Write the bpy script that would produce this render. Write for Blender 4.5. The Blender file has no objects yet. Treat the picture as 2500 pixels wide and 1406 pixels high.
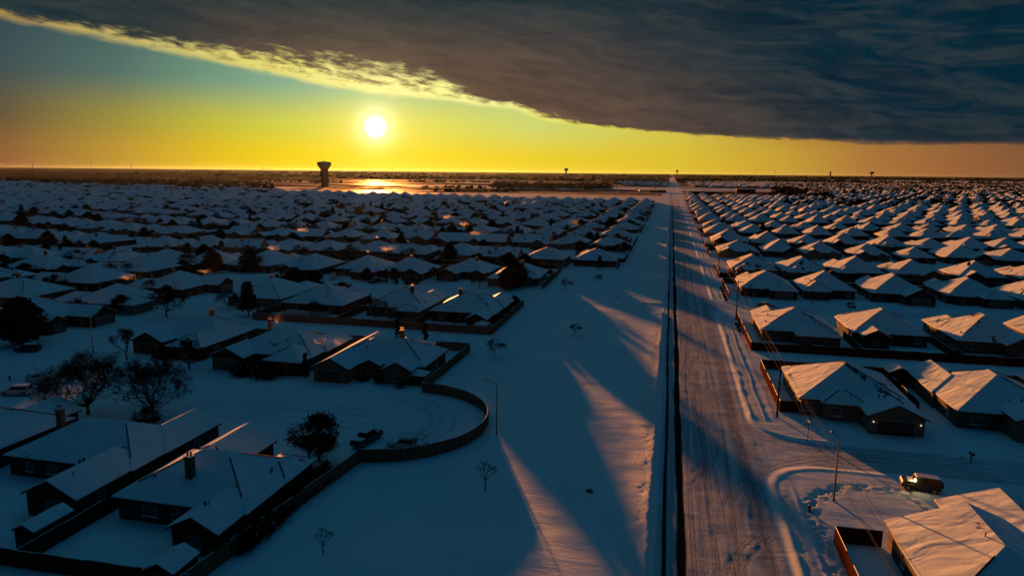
import bpy, math, random
import numpy as np
from mathutils import Vector
R = math.radians
scene = bpy.context.scene
col = scene.collection
random.seed(7)

# ------------------------------------------------------------------ camera
CAM_H = 38.0
FPX = 1675.0 / 2500.0            # focal length in image widths
PITCH, ROLL, YAW = R(9.606), R(0.573), R(12.84)
cam_data = bpy.data.cameras.new("camera")
cam = bpy.data.objects.new("camera", cam_data)
col.objects.link(cam)
cam_data.sensor_width = 36.0
cam_data.lens = 36.0 * FPX
cam_data.clip_start = 1.0
cam_data.clip_end = 120000.0
cam.location = (0, 0, CAM_H)
from mathutils import Matrix
cam.matrix_world = (Matrix.Translation((0, 0, CAM_H)) @ Matrix.Rotation(YAW, 4, 'Z')
                    @ Matrix.Rotation(R(90) - PITCH, 4, 'X') @ Matrix.Rotation(ROLL, 4, 'Z'))
scene.camera = cam

# ------------------------------------------------------------------ exposure
EXPO = 1.25
scene.view_settings.view_transform = 'Standard'
scene.view_settings.look = 'None'
scene.view_settings.exposure = EXPO
scene.view_settings.gamma = 1.0
scene.view_settings.use_curve_mapping = False
KEXP = 1.0 / (2.0 ** EXPO)

def s2l(c, k=1.0):
    o = []
    for v in c[:3]:
        v = v / 255.0
        o.append((v / 12.92 if v <= 0.04045 else ((v + 0.055) / 1.055) ** 2.4) * k)
    return (*o, 1.0)

# ------------------------------------------------------------------ node helper
class NT:
    def __init__(s, tree):
        s.t = tree; s.n = tree.nodes; s.l = tree.links
    def node(s, typ, **kw):
        n = s.n.new(typ)
        for k, v in kw.items(): setattr(n, k, v)
        return n
    def put(s, sock, v):
        if hasattr(v, 'is_output'): s.l.new(v, sock)
        elif isinstance(v, (tuple, list)) or not hasattr(sock, 'default_value'): sock.default_value = v
        else: sock.default_value = v
    def m(s, op, a, b=0.0, c=None, clamp=False):
        n = s.node('ShaderNodeMath', operation=op); n.use_clamp = clamp
        s.put(n.inputs[0], a); s.put(n.inputs[1], b)
        if c is not None: s.put(n.inputs[2], c)
        return n.outputs[0]
    def mix(s, f, a, b, mode='MIX'):
        n = s.node('ShaderNodeMix', data_type='RGBA', blend_type=mode)
        s.put(n.inputs[0], f); s.put(n.inputs[6], a); s.put(n.inputs[7], b)
        return n.outputs[2]
    def ramp(s, f, stops, interp='LINEAR'):
        n = s.node('ShaderNodeValToRGB'); cr = n.color_ramp; cr.interpolation = interp
        while len(cr.elements) < len(stops): cr.elements.new(0.5)
        for e, (p, c) in zip(cr.elements, stops):
            e.position = p; e.color = c if len(c) == 4 else (*c, 1)
        s.put(n.inputs[0], f)
        return n.outputs[0]
    def smooth(s, x, a, b, c=0.0, d=1.0):
        n = s.node('ShaderNodeMapRange', interpolation_type='SMOOTHSTEP')
        s.put(n.inputs[0], x)
        for i, v in enumerate((a, b, c, d)): s.put(n.inputs[i + 1], v)
        return n.outputs[0]
    def noise(s, vec, scale, detail=3, rough=0.5, dist=0.0):
        n = s.node('ShaderNodeTexNoise'); s.put(n.inputs['Vector'], vec)
        n.inputs['Scale'].default_value = scale; n.inputs['Detail'].default_value = detail
        n.inputs['Roughness'].default_value = rough; n.inputs['Distortion'].default_value = dist
        return n.outputs['Fac']
    def mapping(s, vec, scale=(1, 1, 1), rot=(0, 0, 0), loc=(0, 0, 0)):
        n = s.node('ShaderNodeMapping'); s.put(n.inputs[0], vec)
        n.inputs['Scale'].default_value = scale; n.inputs['Rotation'].default_value = rot
        n.inputs['Location'].default_value = loc
        return n.outputs[0]

# ------------------------------------------------------------------ sun
SUN_AZ, SUN_EL = R(-23.95), R(3.42)       # azimuth from +Y towards +X
LAMP_EL = R(2.75)     # long shadows: the light itself grazes a little lower than the middle of the bloomed disc
sun_dir = Vector((math.sin(SUN_AZ) * math.cos(SUN_EL), math.cos(SUN_AZ) * math.cos(SUN_EL), math.sin(SUN_EL)))
sd = bpy.data.lights.new("sun", 'SUN'); sd.energy = 4.4; sd.angle = R(0.9); sd.color = (1.0, 0.305, 0.06)
so = bpy.data.objects.new("sun", sd); col.objects.link(so)
lamp_dir = Vector((math.sin(SUN_AZ) * math.cos(LAMP_EL), math.cos(SUN_AZ) * math.cos(LAMP_EL), math.sin(LAMP_EL)))
so.rotation_euler = (-lamp_dir).to_track_quat('-Z', 'Y').to_euler()

# ------------------------------------------------------------------ sky
world = bpy.data.worlds.new("World"); scene.world = world; world.use_nodes = True
w = NT(world.node_tree); w.n.clear()
gen = w.node('ShaderNodeTexCoord').outputs['Generated']
sep = w.node('ShaderNodeSeparateXYZ'); w.l.new(gen, sep.inputs[0])
X, Y, Z = sep.outputs
azr = w.m('ARCTAN2', X, Y)
azd = w.m('MULTIPLY', azr, 180 / math.pi)
eld = w.m('MULTIPLY', w.m('ARCSINE', Z), 180 / math.pi)
azt = w.m('DIVIDE', w.m('ADD', azd, 90.0), 180.0, clamp=True)
def azramp(stops, k=KEXP):
    return w.ramp(azt, [((a + 90) / 180.0, s2l(c, k)) for a, c in stops])
far_l, far_r = (45, 50, 60), (22, 45, 60)
row0 = azramp([(-85, far_l), (-62, (95, 72, 56)), (-49, (142, 94, 54)), (-43, (184, 143, 50)), (-36, (224, 188, 26)), (-31, (240, 208, 8)), (-24, (252, 220, 5)),
               (-13, (236, 208, 40)), (0, (220, 190, 48)), (8, (200, 160, 52)), (14, (172, 118, 58)), (20, (150, 96, 56)), (26, (122, 80, 54)), (60, far_r)])
row1 = azramp([(-85, (40, 55, 65)), (-49, (98, 84, 60)), (-42, (155, 142, 62)), (-36, (190, 186, 62)), (-31, (206, 206, 72)), (-24, (238, 222, 84)), (-18, (222, 218, 88)),
               (-11, (208, 214, 110)), (0, (206, 196, 78)), (10, (170, 125, 58)), (24, (110, 80, 60)), (60, far_r)])
row2 = azramp([(-85, (30, 50, 62)), (-49, (60, 78, 82)), (-42, (82, 112, 102)), (-36, (112, 150, 124)), (-31, (130, 170, 140)), (-24, (162, 198, 146)), (-13, (180, 202, 138)),
               (10, (100, 110, 90)), (60, far_r)])
row3 = azramp([(-85, (22, 45, 60)), (-49, (44, 68, 80)), (-31, (74, 108, 112)), (-10, (90, 120, 120)), (60, far_r)])
sky = w.mix(w.smooth(eld, 0.9, 3.9), row0, row1)
sky = w.mix(w.smooth(eld, 3.2, 7.0), sky, row2)
sky = w.mix(w.smooth(eld, 6.5, 11.5), sky, row3)
# angle from the sun
dot = w.node('ShaderNodeVectorMath', operation='DOT_PRODUCT'); w.l.new(gen, dot.inputs[0]); dot.inputs[1].default_value = sun_dir
ang = w.m('MULTIPLY', w.m('ARCCOSINE', w.m('MINIMUM', dot.outputs['Value'], 1.0)), 180 / math.pi)
# cloud deck seen from below: coordinates on a plane overhead
zc = w.m('ADD', w.m('MAXIMUM', Z, 0.0), 0.035)
cmb = w.node('ShaderNodeCombineXYZ')
w.put(cmb.inputs[0], w.m('DIVIDE', X, zc)); w.put(cmb.inputs[1], w.m('DIVIDE', Y, zc))
plane = cmb.outputs[0]
cm2 = w.node('ShaderNodeCombineXYZ')
w.put(cm2.inputs[0], azd); w.put(cm2.inputs[1], w.m('ADD', eld, w.m('MULTIPLY', azd, 0.13))); w.put(cm2.inputs[2], 3.7)
sk = cm2.outputs[0]
nz_big = w.noise(w.mapping(sk, scale=(0.040, 0.26, 1.0)), 1.0, 7, 0.62, 0.5)
nz_mid = w.noise(w.mapping(sk, scale=(0.20, 0.85, 1.0)), 1.0, 6, 0.62, 0.6)
nz_fine = w.noise(w.mapping(sk, scale=(0.75, 2.6, 1.0)), 1.0, 5, 0.6, 0.3)
edge_pts = [(-70, 11.6), (-48.4, 9.35), (-40.2, 8.35), (-30.6, 6.95), (-24.4, 5.9), (-19.6, 5.6), (-13, 4.95), (-10.5, 4.1), (-7, 3.55), (-1.4, 3.0), (7.8, 2.5), (16.1, 2.16), (23.2, 2.03), (45, 2.0), (85, 4)]
edge = w.m('MULTIPLY', w.ramp(azt, [((a + 90) / 180, (e / 12.0,) * 3) for a, e in edge_pts], 'LINEAR'), 12.0)
d = w.m('SUBTRACT', eld, edge)
dn = w.m('ADD', d, w.m('MULTIPLY', w.m('SUBTRACT', nz_mid, 0.5), 0.75))
dn = w.m('ADD', dn, w.m('MULTIPLY', w.m('SUBTRACT', nz_fine, 0.5), 0.35))
cmask = w.smooth(dn, -0.22, 0.42)
# colours of the deck
teal = w.mix(w.smooth(azd, -35, 22), s2l((26, 52, 58), KEXP), s2l((1, 40, 56), KEXP))
brownk = w.m('MULTIPLY', w.m('MULTIPLY', w.smooth(ang, 36, 4), w.smooth(eld, 14.5, 6)), w.smooth(azd, -50, -28))
brownk = w.m('ADD', brownk, w.m('MULTIPLY', w.m('MULTIPLY', w.smooth(azd, 20, 0), w.smooth(eld, 8, 2.5)), 0.35), clamp=True)
brownk = w.m('MULTIPLY', brownk, w.m('ADD', 0.55, w.m('MULTIPLY', nz_big, 0.9)), clamp=True)
cloud = w.mix(brownk, teal, s2l((106, 82, 66), KEXP))
cloud = w.mix(w.m('MULTIPLY', w.smooth(nz_big, 0.38, 0.66), 0.85), cloud, w.mix(0.5, cloud, s2l((6, 26, 38), KEXP)))
cloud = w.mix(w.m('MULTIPLY', w.smooth(nz_mid, 0.46, 0.72), w.m('ADD', 0.05, w.m('MULTIPLY', brownk, 0.22))), cloud, s2l((124, 96, 70), KEXP))
nz_u = w.noise(w.mapping(sk, scale=(0.17, 0.85, 1.0), loc=(5, 2, 1)), 1.0, 7, 0.66, 1.2)
cloud = w.mix(w.m('MULTIPLY', w.smooth(nz_u, 0.42, 0.66), w.m('MULTIPLY', 0.34, w.smooth(eld, 20, 12))), cloud, w.mix(w.m('ADD', 0.25, w.m('MULTIPLY', brownk, 0.75), clamp=True), s2l((26, 60, 66), KEXP), s2l((122, 96, 74), KEXP)))
cloud = w.mix(w.m('MULTIPLY', w.smooth(nz_u, 0.48, 0.30), 0.3), cloud, w.mix(brownk, s2l((0, 26, 40), KEXP), s2l((62, 54, 52), KEXP)))
# thin lit rim of the deck, widest left of and above the sun
rimw = w.m('MULTIPLY', w.ramp(azt, [((a + 90) / 180, (v,) * 3) for a, v in
        [(-75, 0.10), (-49, 0.13), (-42, 0.20), (-36, 0.30), (-31, 0.44), (-26, 0.58), (-22, 0.62), (-18.5, 0.46), (-16.5, 0.22), (-13, 0.15), (-9.8, 0.17), (-7, 0.09), (0, 0.06), (9, 0.045), (12, 0.015), (20, 0.01)]]), 4.0)
rim = w.smooth(w.m('DIVIDE', w.m('ADD', dn, w.m('MULTIPLY', w.m('SUBTRACT', nz_fine, 0.5), w.m('MULTIPLY', rimw, 1.6))), rimw), 1.15, 0.25)
rimcol = w.ramp(azt, [((a + 90) / 180, s2l(c, KEXP)) for a, c in
        [(-75, (90, 80, 60)), (-49, (176, 140, 75)), (-40, (205, 190, 110)), (-31, (236, 224, 120)), (-24, (255, 245, 150)), (-14, (255, 250, 150)), (-8, (235, 225, 90)), (0, (215, 185, 60)), (12, (170, 120, 60)), (25, (110, 80, 60))]])
rimtex = w.mix(w.smooth(nz_fine, 0.42, 0.68), rimcol, w.mix(0.72, rimcol, s2l((120, 92, 30), KEXP)))
rimtex = w.mix(w.smooth(d, 0.0, 1.2), rimcol, rimtex)
cloud = w.mix(rim, cloud, rimtex)
# high sky outside the frame: paler blue, darker behind the camera
zen = w.mix(w.smooth(Y, -0.5, 0.6), s2l((0, 38, 62), KEXP), w.mix(w.smooth(X, -0.3, 0.5), s2l((46, 92, 110), KEXP), s2l((4, 78, 108), KEXP)))
cloud = w.mix(w.smooth(eld, 16, 48), cloud, zen)
behind = w.smooth(w.m('ABSOLUTE', azd), 75, 120)
col_all = w.mix(cmask, sky, cloud)
col_all = w.mix(w.m('MULTIPLY', behind, w.smooth(eld, 50, 20)), col_all, s2l((6, 24, 38), KEXP))
# glow round the sun, then its disc
def glow(c, rad, p=1.0):
    g_ = w.m('EXPONENT', w.m('MULTIPLY', w.m('POWER', w.m('DIVIDE', ang, rad), p), -1.0))
    return w.mix(1.0, (0, 0, 0, 1), c, 'MIX'), g_
def addglow(base, c, rad, p=1.0):
    g_ = w.m('EXPONENT', w.m('MULTIPLY', w.m('POWER', w.m('DIVIDE', ang, rad), p), -1.0))
    n = w.node('ShaderNodeMix', data_type='RGBA', blend_type='ADD')
    w.put(n.inputs[0], g_); w.put(n.inputs[6], base); n.inputs[7].default_value = (*[v * KEXP for v in c], 1)
    return n.outputs[2]
col_all = addglow(col_all, (0.26, 0.20, 0.08), 3.0, 1.2)
col_all = addglow(col_all, (0.9, 0.88, 0.70), 1.15, 1.7)
disc = w.smooth(ang, 0.9, 0.62)
nd = w.node('ShaderNodeMix', data_type='RGBA', blend_type='ADD')
w.put(nd.inputs[0], disc); w.put(nd.inputs[6], col_all); nd.inputs[7].default_value = (3.0 * KEXP, 2.8 * KEXP, 2.2 * KEXP, 1)
bg = w.node('ShaderNodeBackground'); w.put(bg.inputs[0], nd.outputs[2]); bg.inputs[1].default_value = 1.0
# a physical sky, scaled to almost nothing, is added to the graded dusk colours
ns = w.node('ShaderNodeTexSky', sky_type='NISHITA'); ns.sun_disc = False
ns.sun_elevation = SUN_EL; ns.sun_rotation = SUN_AZ
bg2 = w.node('ShaderNodeBackground'); w.put(bg2.inputs[0], ns.outputs[0]); bg2.inputs[1].default_value = 0.0001
ad = w.node('ShaderNodeAddShader'); w.l.new(bg.outputs[0], ad.inputs[0]); w.l.new(bg2.outputs[0], ad.inputs[1])
wo = w.node('ShaderNodeOutputWorld'); w.l.new(ad.outputs[0], wo.inputs[0])
try:
    world.cycles.sampling_method = 'MANUAL'; world.cycles.sample_map_resolution = 1024
except Exception: pass

# ------------------------------------------------------------------ materials
MATS = {}
def material(name, color, rough=0.7, spec=0.3, metal=0.0, vary=0.0, vscale=3.0, bump=0.0, bscale=8.0, emit=None, estr=0.0):
    m = bpy.data.materials.new(name); m.use_nodes = True
    t = NT(m.node_tree); t.n.clear()
    p = t.node('ShaderNodeBsdfPrincipled'); o = t.node('ShaderNodeOutputMaterial'); t.l.new(p.outputs[0], o.inputs[0])
    p.inputs['Roughness'].default_value = rough; p.inputs['Specular IOR Level'].default_value = spec
    p.inputs['Metallic'].default_value = metal
    tc = t.node('ShaderNodeTexCoord').outputs['Object']
    c4 = (*color, 1)
    if vary > 0:
        n1 = t.noise(tc, vscale, 4, 0.6)
        c = t.mix(t.smooth(n1, 0.3, 0.7), tuple(v * (1 - vary) for v in color) + (1,), tuple(min(1, v * (1 + vary)) for v in color) + (1,))
        t.put(p.inputs['Base Color'], c)
    else: p.inputs['Base Color'].default_value = c4
    if bump > 0:
        b = t.node('ShaderNodeBump'); b.inputs['Distance'].default_value = bump
        t.put(b.inputs['Height'], t.noise(tc, bscale, 4, 0.6)); t.l.new(b.outputs[0], p.inputs['Normal'])
    if emit:
        p.inputs['Emission Color'].default_value = (*emit, 1); p.inputs['Emission Strength'].default_value = estr
    MATS[name] = m
    return m
SNOW = (0.66, 0.80, 0.90)
SHINGLE = (0.028, 0.028, 0.030)
def snow_material(name, kind):
    m = bpy.data.materials.new(name); m.use_nodes = True
    t = NT(m.node_tree); t.n.clear()
    p = t.node('ShaderNodeBsdfPrincipled'); o = t.node('ShaderNodeOutputMaterial'); t.l.new(p.outputs[0], o.inputs[0])
    tc = t.node('ShaderNodeTexCoord').outputs['Object']
    geo = t.node('ShaderNodeNewGeometry').outputs['Position']
    p.inputs['Specular IOR Level'].default_value = 0.22
    if kind in ('roof', 'roof2'):
        n1 = t.noise(t.mapping(geo, scale=(1, 0.5, 1)), 0.28, 5, 0.62, 0.6)
        thr_ = {'roof': 0.665, 'roof2': 0.575}[kind]
        bare = t.smooth(n1, thr_, thr_ + 0.035)
        dens = t.noise(geo, 1.1, 3, 0.5)
        c = t.mix(bare, (*SNOW, 1), (*SHINGLE, 1))
        c = t.mix(t.smooth(dens, 0.35, 0.75, 0.0, 0.25), c, t.mix(bare, (0.5, 0.6, 0.7, 1), (*SHINGLE, 1)))
        t.put(p.inputs['Base Color'], c)
        p.inputs['Roughness'].default_value = 0.6
        hgt = t.m('ADD', t.m('MULTIPLY', t.noise(t.mapping(geo, scale=(0.5, 1.0, 1), rot=(0, 0, R(25))), 0.4, 2, 0.45, 0.4), 1.0), t.m('MULTIPLY', t.noise(geo, 5, 4, 0.6), 0.06))
        b = t.node('ShaderNodeBump'); b.inputs['Distance'].default_value = 0.34
        t.put(b.inputs['Height'], hgt); t.l.new(b.outputs[0], p.inputs['Normal'])
    elif kind == 'ground':
        at = t.node('ShaderNodeAttribute', attribute_name='bare').outputs['Fac']
        pck = t.node('ShaderNodeAttribute', attribute_name='pack').outputs['Fac']
        rut = t.node('ShaderNodeAttribute', attribute_name='rough').outputs['Fac']
        sp = t.node('ShaderNodeSeparateXYZ'); t.l.new(geo, sp.inputs[0])
        # far fields: scrub and bare earth in long bands across the plain
        nf = t.noise(t.mapping(geo, scale=(0.25, 1.0, 1), rot=(0, 0, R(8))), 0.0042, 7, 0.64, 0.5)
        nf2 = t.noise(t.mapping(geo, scale=(0.2, 1.0, 1), rot=(0, 0, R(-5))), 0.02, 5, 0.65)
        dist = t.node('ShaderNodeVectorMath', operation='LENGTH'); t.l.new(geo, dist.inputs[0])
        D = dist.outputs['Value']
        thr = t.m('SUBTRACT', 0.475, t.smooth(D, 1500, 8000, 0.0, 0.32))
        westness = t.smooth(t.m('DIVIDE', sp.outputs[0], t.m('ADD', D, 1.0)), -0.35, -0.75, 0, 0.2)
        thr = t.m('SUBTRACT', thr, t.m('MULTIPLY', westness, t.smooth(D, 1700, 2600)))
        scrub = t.smooth(t.m('ADD', nf, t.m('MULTIPLY', t.m('SUBTRACT', nf2, 0.5), 0.75)), t.m('SUBTRACT', thr, 0.02), t.m('ADD', thr, 0.03))
        scrub = t.m('MULTIPLY', scrub, t.smooth(D, 1050, 1250))
        scrub = t.m('MULTIPLY', scrub, t.smooth(t.m('ABSOLUTE', t.m('SUBTRACT', sp.outputs[0], 5.0)), 12, 22))
        nn = t.noise(t.mapping(geo, scale=(1.6, 0.5, 1)), 1.3, 7, 0.72)
        edge_n = t.m('ADD', at, t.m('MULTIPLY', t.m('SUBTRACT', nn, 0.5), 1.7))
        bm = t.smooth(edge_n, 0.42, 0.66)
        bm = t.m('MULTIPLY', bm, t.smooth(at, 0.62, 0.85))
        bm = t.m('MAXIMUM', bm, t.m('MULTIPLY', t.m('MULTIPLY', at, 0.95), t.smooth(nn, 0.25, 0.65, 0.45, 1.0)))
        snow = t.mix(t.smooth(t.noise(geo, 0.06, 4, 0.6), 0.3, 0.7), (0.62, 0.76, 0.87, 1), (0.72, 0.85, 0.93, 1))
        snow = t.mix(t.m('MULTIPLY', rut, 0.4), snow, t.mix(t.smooth(t.noise(t.mapping(geo, scale=(4, 0.5, 1)), 1.2, 5, 0.7), 0.4, 0.62), (0.36, 0.42, 0.47, 1), (0.60, 0.72, 0.82, 1)))
        snow = t.mix(t.m('MULTIPLY', pck, t.smooth(t.noise(t.mapping(geo, scale=(2.2, 0.12, 1)), 1.0, 6, 0.7), 0.3, 0.62, 0.45, 1.0)), snow, (0.27, 0.40, 0.53, 1))
        c = t.mix(bm, snow, (0.012, 0.014, 0.017, 1))
        c = t.mix(scrub, c, (0.11, 0.066, 0.042, 1))
        t.put(p.inputs['Base Color'], c)
        crust = t.smooth(D, 600, 1200)
        t.put(p.inputs['Specular IOR Level'], t.m('MULTIPLY', t.m('ADD', 0.28, t.m('MULTIPLY', crust, 0.7)), t.m('SUBTRACT', 1.0, t.m('MAXIMUM', scrub, bm))))
        t.put(p.inputs['Roughness'], t.m('ADD', t.m('SUBTRACT', 0.6, t.m('MULTIPLY', crust, 0.10)), t.m('MULTIPLY', t.m('MAXIMUM', scrub, bm), 0.35)))
        fade = t.smooth(D, 300, 1500, 1.0, 0.25)
        h1 = t.noise(t.mapping(geo, scale=(0.25, 1.0, 1), rot=(0, 0, R(4))), 0.9, 4, 0.6, 0.3)
        h2 = t.noise(geo, 6.0, 4, 0.65)
        h3 = t.m('MULTIPLY', t.noise(geo, 3.6, 3, 0.75), t.m('MULTIPLY', rut, 2.6))
        hh = t.m('ADD', t.m('ADD', t.m('MULTIPLY', h1, 0.8), t.m('MULTIPLY', h2, 0.26)), h3)
        b = t.node('ShaderNodeBump'); t.put(b.inputs['Strength'], fade); b.inputs['Distance'].default_value = 0.07
        t.put(b.inputs['Height'], hh); t.l.new(b.outputs[0], p.inputs['Normal'])
    else:
        p.inputs['Base Color'].default_value = (*SNOW, 1); p.inputs['Roughness'].default_value = 0.6
        b = t.node('ShaderNodeBump'); b.inputs['Distance'].default_value = 0.05
        t.put(b.inputs['Height'], t.noise(tc, 3, 3, 0.6)); t.l.new(b.outputs[0], p.inputs['Normal'])
    MATS[name] = m
    return m
snow_material('roof_snow', 'roof'); snow_material('melted_roof_snow', 'roof2'); snow_material('ground_snow', 'ground'); snow_material('soft_snow', 'plain')

def brick_material(name, c1, c2, mortar):
    m = bpy.data.materials.new(name); m.use_nodes = True
    t = NT(m.node_tree); t.n.clear()
    p = t.node('ShaderNodeBsdfPrincipled'); o = t.node('ShaderNodeOutputMaterial'); t.l.new(p.outputs[0], o.inputs[0])
    tc = t.node('ShaderNodeTexCoord').outputs['Object']
    sp = t.node('ShaderNodeSeparateXYZ'); t.l.new(tc, sp.inputs[0])
    cb = t.node('ShaderNodeCombineXYZ'); t.put(cb.inputs[0], t.m('ADD', sp.outputs[0], sp.outputs[1])); t.put(cb.inputs[1], sp.outputs[2])
    bt = t.node('ShaderNodeTexBrick'); t.l.new(cb.outputs[0], bt.inputs[0])
    bt.inputs['Color1'].default_value = (*c1, 1); bt.inputs['Color2'].default_value = (*c2, 1); bt.inputs['Mortar'].default_value = (*mortar, 1)
    bt.inputs['Scale'].default_value = 2.6; bt.inputs['Mortar Size'].default_value = 0.03
    n1 = t.noise(tc, 0.8, 4, 0.6)
    t.put(p.inputs['Base Color'], t.mix(t.smooth(n1, 0.3, 0.7, 0.0, 0.45), bt.outputs['Color'], tuple(v * 0.6 for v in c1) + (1,)))
    p.inputs['Roughness'].default_value = 0.9; p.inputs['Specular IOR Level'].default_value = 0.1
    MATS[name] = m
brick_material('red_brick', (0.075, 0.035, 0.024), (0.05, 0.026, 0.02), (0.08, 0.07, 0.06))
brick_material('brown_brick', (0.055, 0.038, 0.026), (0.036, 0.026, 0.02), (0.07, 0.06, 0.05))
brick_material('tan_brick', (0.15, 0.115, 0.075), (0.11, 0.082, 0.055), (0.13, 0.12, 0.10))
brick_material('pale_stone', (0.24, 0.21, 0.15), (0.13, 0.11, 0.08), (0.13, 0.12, 0.10))
material('trim_dark', (0.03, 0.022, 0.017), 0.7)
material('trim_pale', (0.30, 0.27, 0.22), 0.6)
material('shingle', SHINGLE, 0.9, 0.1, vary=0.3)
material('steel_blue', (0.05, 0.06, 0.07), 0.4)
material('garage_pale', (0.13, 0.12, 0.10), 0.6)
material('garage_dark', (0.04, 0.034, 0.03), 0.6)
material('window_frame', (0.4, 0.38, 0.34), 0.5)
material('glass', (0.015, 0.02, 0.025), 0.08, 0.5)
material('door_wood', (0.06, 0.03, 0.02), 0.5)
material('pipe_metal', (0.08, 0.08, 0.08), 0.5, 0.4, 0.6)
material('lamp_metal', (0.10, 0.10, 0.10), 0.5, 0.4, 0.5)
material('lamp_lens', (0.3, 0.3, 0.28), 0.2)
material('bark', (0.035, 0.028, 0.023), 0.9, 0.0, vary=0.3)
material('twig', (0.012, 0.012, 0.013), 0.9, 0.0)
material('leaf_oak', (0.011, 0.015, 0.009), 0.8, 0.0, vary=0.5, vscale=1.5)
material('leaf_dry', (0.006, 0.005, 0.0045), 0.8, 0.0, vary=0.5, vscale=1.5)
material('leaf_pine', (0.022, 0.036, 0.018), 0.8, 0.0, vary=0.5, vscale=1.5)
material('pole_wood', (0.055, 0.04, 0.03), 0.85, 0.1, vary=0.3)
material('wire', (0.04, 0.04, 0.04), 0.8, 0.1)
material('tower_paint', (0.20, 0.19, 0.22), 0.6)
material('tower_concrete', (0.10, 0.10, 0.08), 0.8, vary=0.15, vscale=0.1)
material('far_wall', (0.035, 0.028, 0.022), 0.9, 0.1)
material('far_tan', (0.34, 0.25, 0.12), 0.8, 0.1)
material('rubber', (0.012, 0.012, 0.012), 0.8)
material('rim_metal', (0.3, 0.3, 0.3), 0.35, 0.5, 0.8)
material('paint_black', (0.012, 0.013, 0.016), 0.25, 0.5)
material('paint_white', (0.55, 0.56, 0.57), 0.3, 0.5)
material('paint_silver', (0.10, 0.105, 0.115), 0.3, 0.5, 0.4)
material('paint_dark', (0.035, 0.04, 0.045), 0.35, 0.4)
material('paint_red', (0.09, 0.012, 0.010), 0.3, 0.5)
material('paint_blue', (0.012, 0.025, 0.06), 0.3, 0.5)
material('car_light', (0.4, 0.35, 0.3), 0.2)
material('sun_glint', (1, 0.8, 0.4), 0.4, emit=(1.0, 0.62, 0.2), estr=60.0)  # emission imitates a glint of sun on the jeep
material('porch_lit', (1, 0.9, 0.7), 0.4, emit=(1.0, 0.85, 0.6), estr=0.45)
material('window_lit', (1, 0.7, 0.3), 0.4, emit=(1.0, 0.62, 0.22), estr=0.35)
material('hydrant_paint', (0.05, 0.015, 0.012), 0.5)
material('sign_metal', (0.12, 0.14, 0.12), 0.5, 0.4)
material('plastic_sheet', (0.30, 0.34, 0.34), 0.4)
material('rock', (0.08, 0.07, 0.06), 0.9, vary=0.3)

def fence_material(name, c):
    m = bpy.data.materials.new(name); m.use_nodes = True
    t = NT(m.node_tree); t.n.clear()
    p = t.node('ShaderNodeBsdfPrincipled'); o = t.node('ShaderNodeOutputMaterial'); t.l.new(p.outputs[0], o.inputs[0])
    tc = t.node('ShaderNodeTexCoord').outputs['Object']
    n1 = t.noise(t.mapping(tc, scale=(1, 1, 0.04)), 7.0, 2, 0.5)
    t.put(p.inputs['Base Color'], t.mix(t.smooth(n1, 0.35, 0.65), tuple(v * 0.55 for v in c) + (1,), (*c, 1)))
    p.inputs['Roughness'].default_value = 0.9; p.inputs['Specular IOR Level'].default_value = 0.0
    MATS[name] = m
fence_material('cedar', (0.26, 0.15, 0.095)); fence_material('red_cedar', (0.085, 0.030, 0.015)); fence_material('old_cedar', (0.075, 0.042, 0.028))

# ------------------------------------------------------------------ mesh builder
class MB:
    def __init__(s): s.v = []; s.f = []; s.m = []; s.mats = []
    def mi(s, name):
        if name not in s.mats: s.mats.append(name)
        return s.mats.index(name)
    def poly(s, pts, mat):
        b = len(s.v); s.v += [tuple(p) for p in pts]
        s.f.append(tuple(range(b, b + len(pts)))); s.m.append(s.mi(mat))
    def add(s, vs, fs, mat):
        b = len(s.v); s.v += [tuple(p) for p in vs]; k = s.mi(mat)
        for f in fs: s.f.append(tuple(b + i for i in f)); s.m.append(k)
    def box(s, x0, y0, z0, x1, y1, z1, mat):
        vs = [(x0, y0, z0), (x1, y0, z0), (x1, y1, z0), (x0, y1, z0), (x0, y0, z1), (x1, y0, z1), (x1, y1, z1), (x0, y1, z1)]
        s.add(vs, [(0, 3, 2, 1), (4, 5, 6, 7), (0, 1, 5, 4), (1, 2, 6, 5), (2, 3, 7, 6), (3, 0, 4, 7)], mat)
    def tube(s, p0, p1, r0, r1, mat, n=6, caps=True):
        p0 = Vector(p0); p1 = Vector(p1); d = (p1 - p0)
        if d.length < 1e-6: return
        d.normalize(); a = d.orthogonal().normalized(); b = d.cross(a)
        vs = []
        for p, r in ((p0, r0), (p1, r1)):
            for i in range(n):
                t = 2 * math.pi * i / n; vs.append(p + (a * math.cos(t) + b * math.sin(t)) * r)
        fs = [(i, (i + 1) % n, n + (i + 1) % n, n + i) for i in range(n)]
        if caps: fs += [tuple(range(n - 1, -1, -1)), tuple(range(n, 2 * n))]
        s.add(vs, fs, mat)
    def lathe(s, prof, mat, n=16, c=(0, 0)):
        vs = []; fs = []
        for r, z in prof:
            for i in range(n):
                t = 2 * math.pi * i / n; vs.append((c[0] + r * math.cos(t), c[1] + r * math.sin(t), z))
        for k in range(len(prof) - 1):
            for i in range(n):
                j = (i + 1) % n; fs.append((k * n + i, k * n + j, (k + 1) * n + j, (k + 1) * n + i))
        fs.append(tuple(range(n - 1, -1, -1))); fs.append(tuple((len(prof) - 1) * n + i for i in range(n)))
        s.add(vs, fs, mat)
    def build(s, name, parent=None, smooth=False):
        me = bpy.data.meshes.new(name); me.from_pydata([tuple(v) for v in s.v], [], s.f)
        for k in s.mats: me.materials.append(MATS[k])
        me.polygons.foreach_set('material_index', s.m)
        if smooth: me.polygons.foreach_set('use_smooth', [True] * len(me.polygons))
        me.update()
        o = bpy.data.objects.new(name, me); col.objects.link(o)
        if parent is not None: o.parent = parent
        return o

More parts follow.
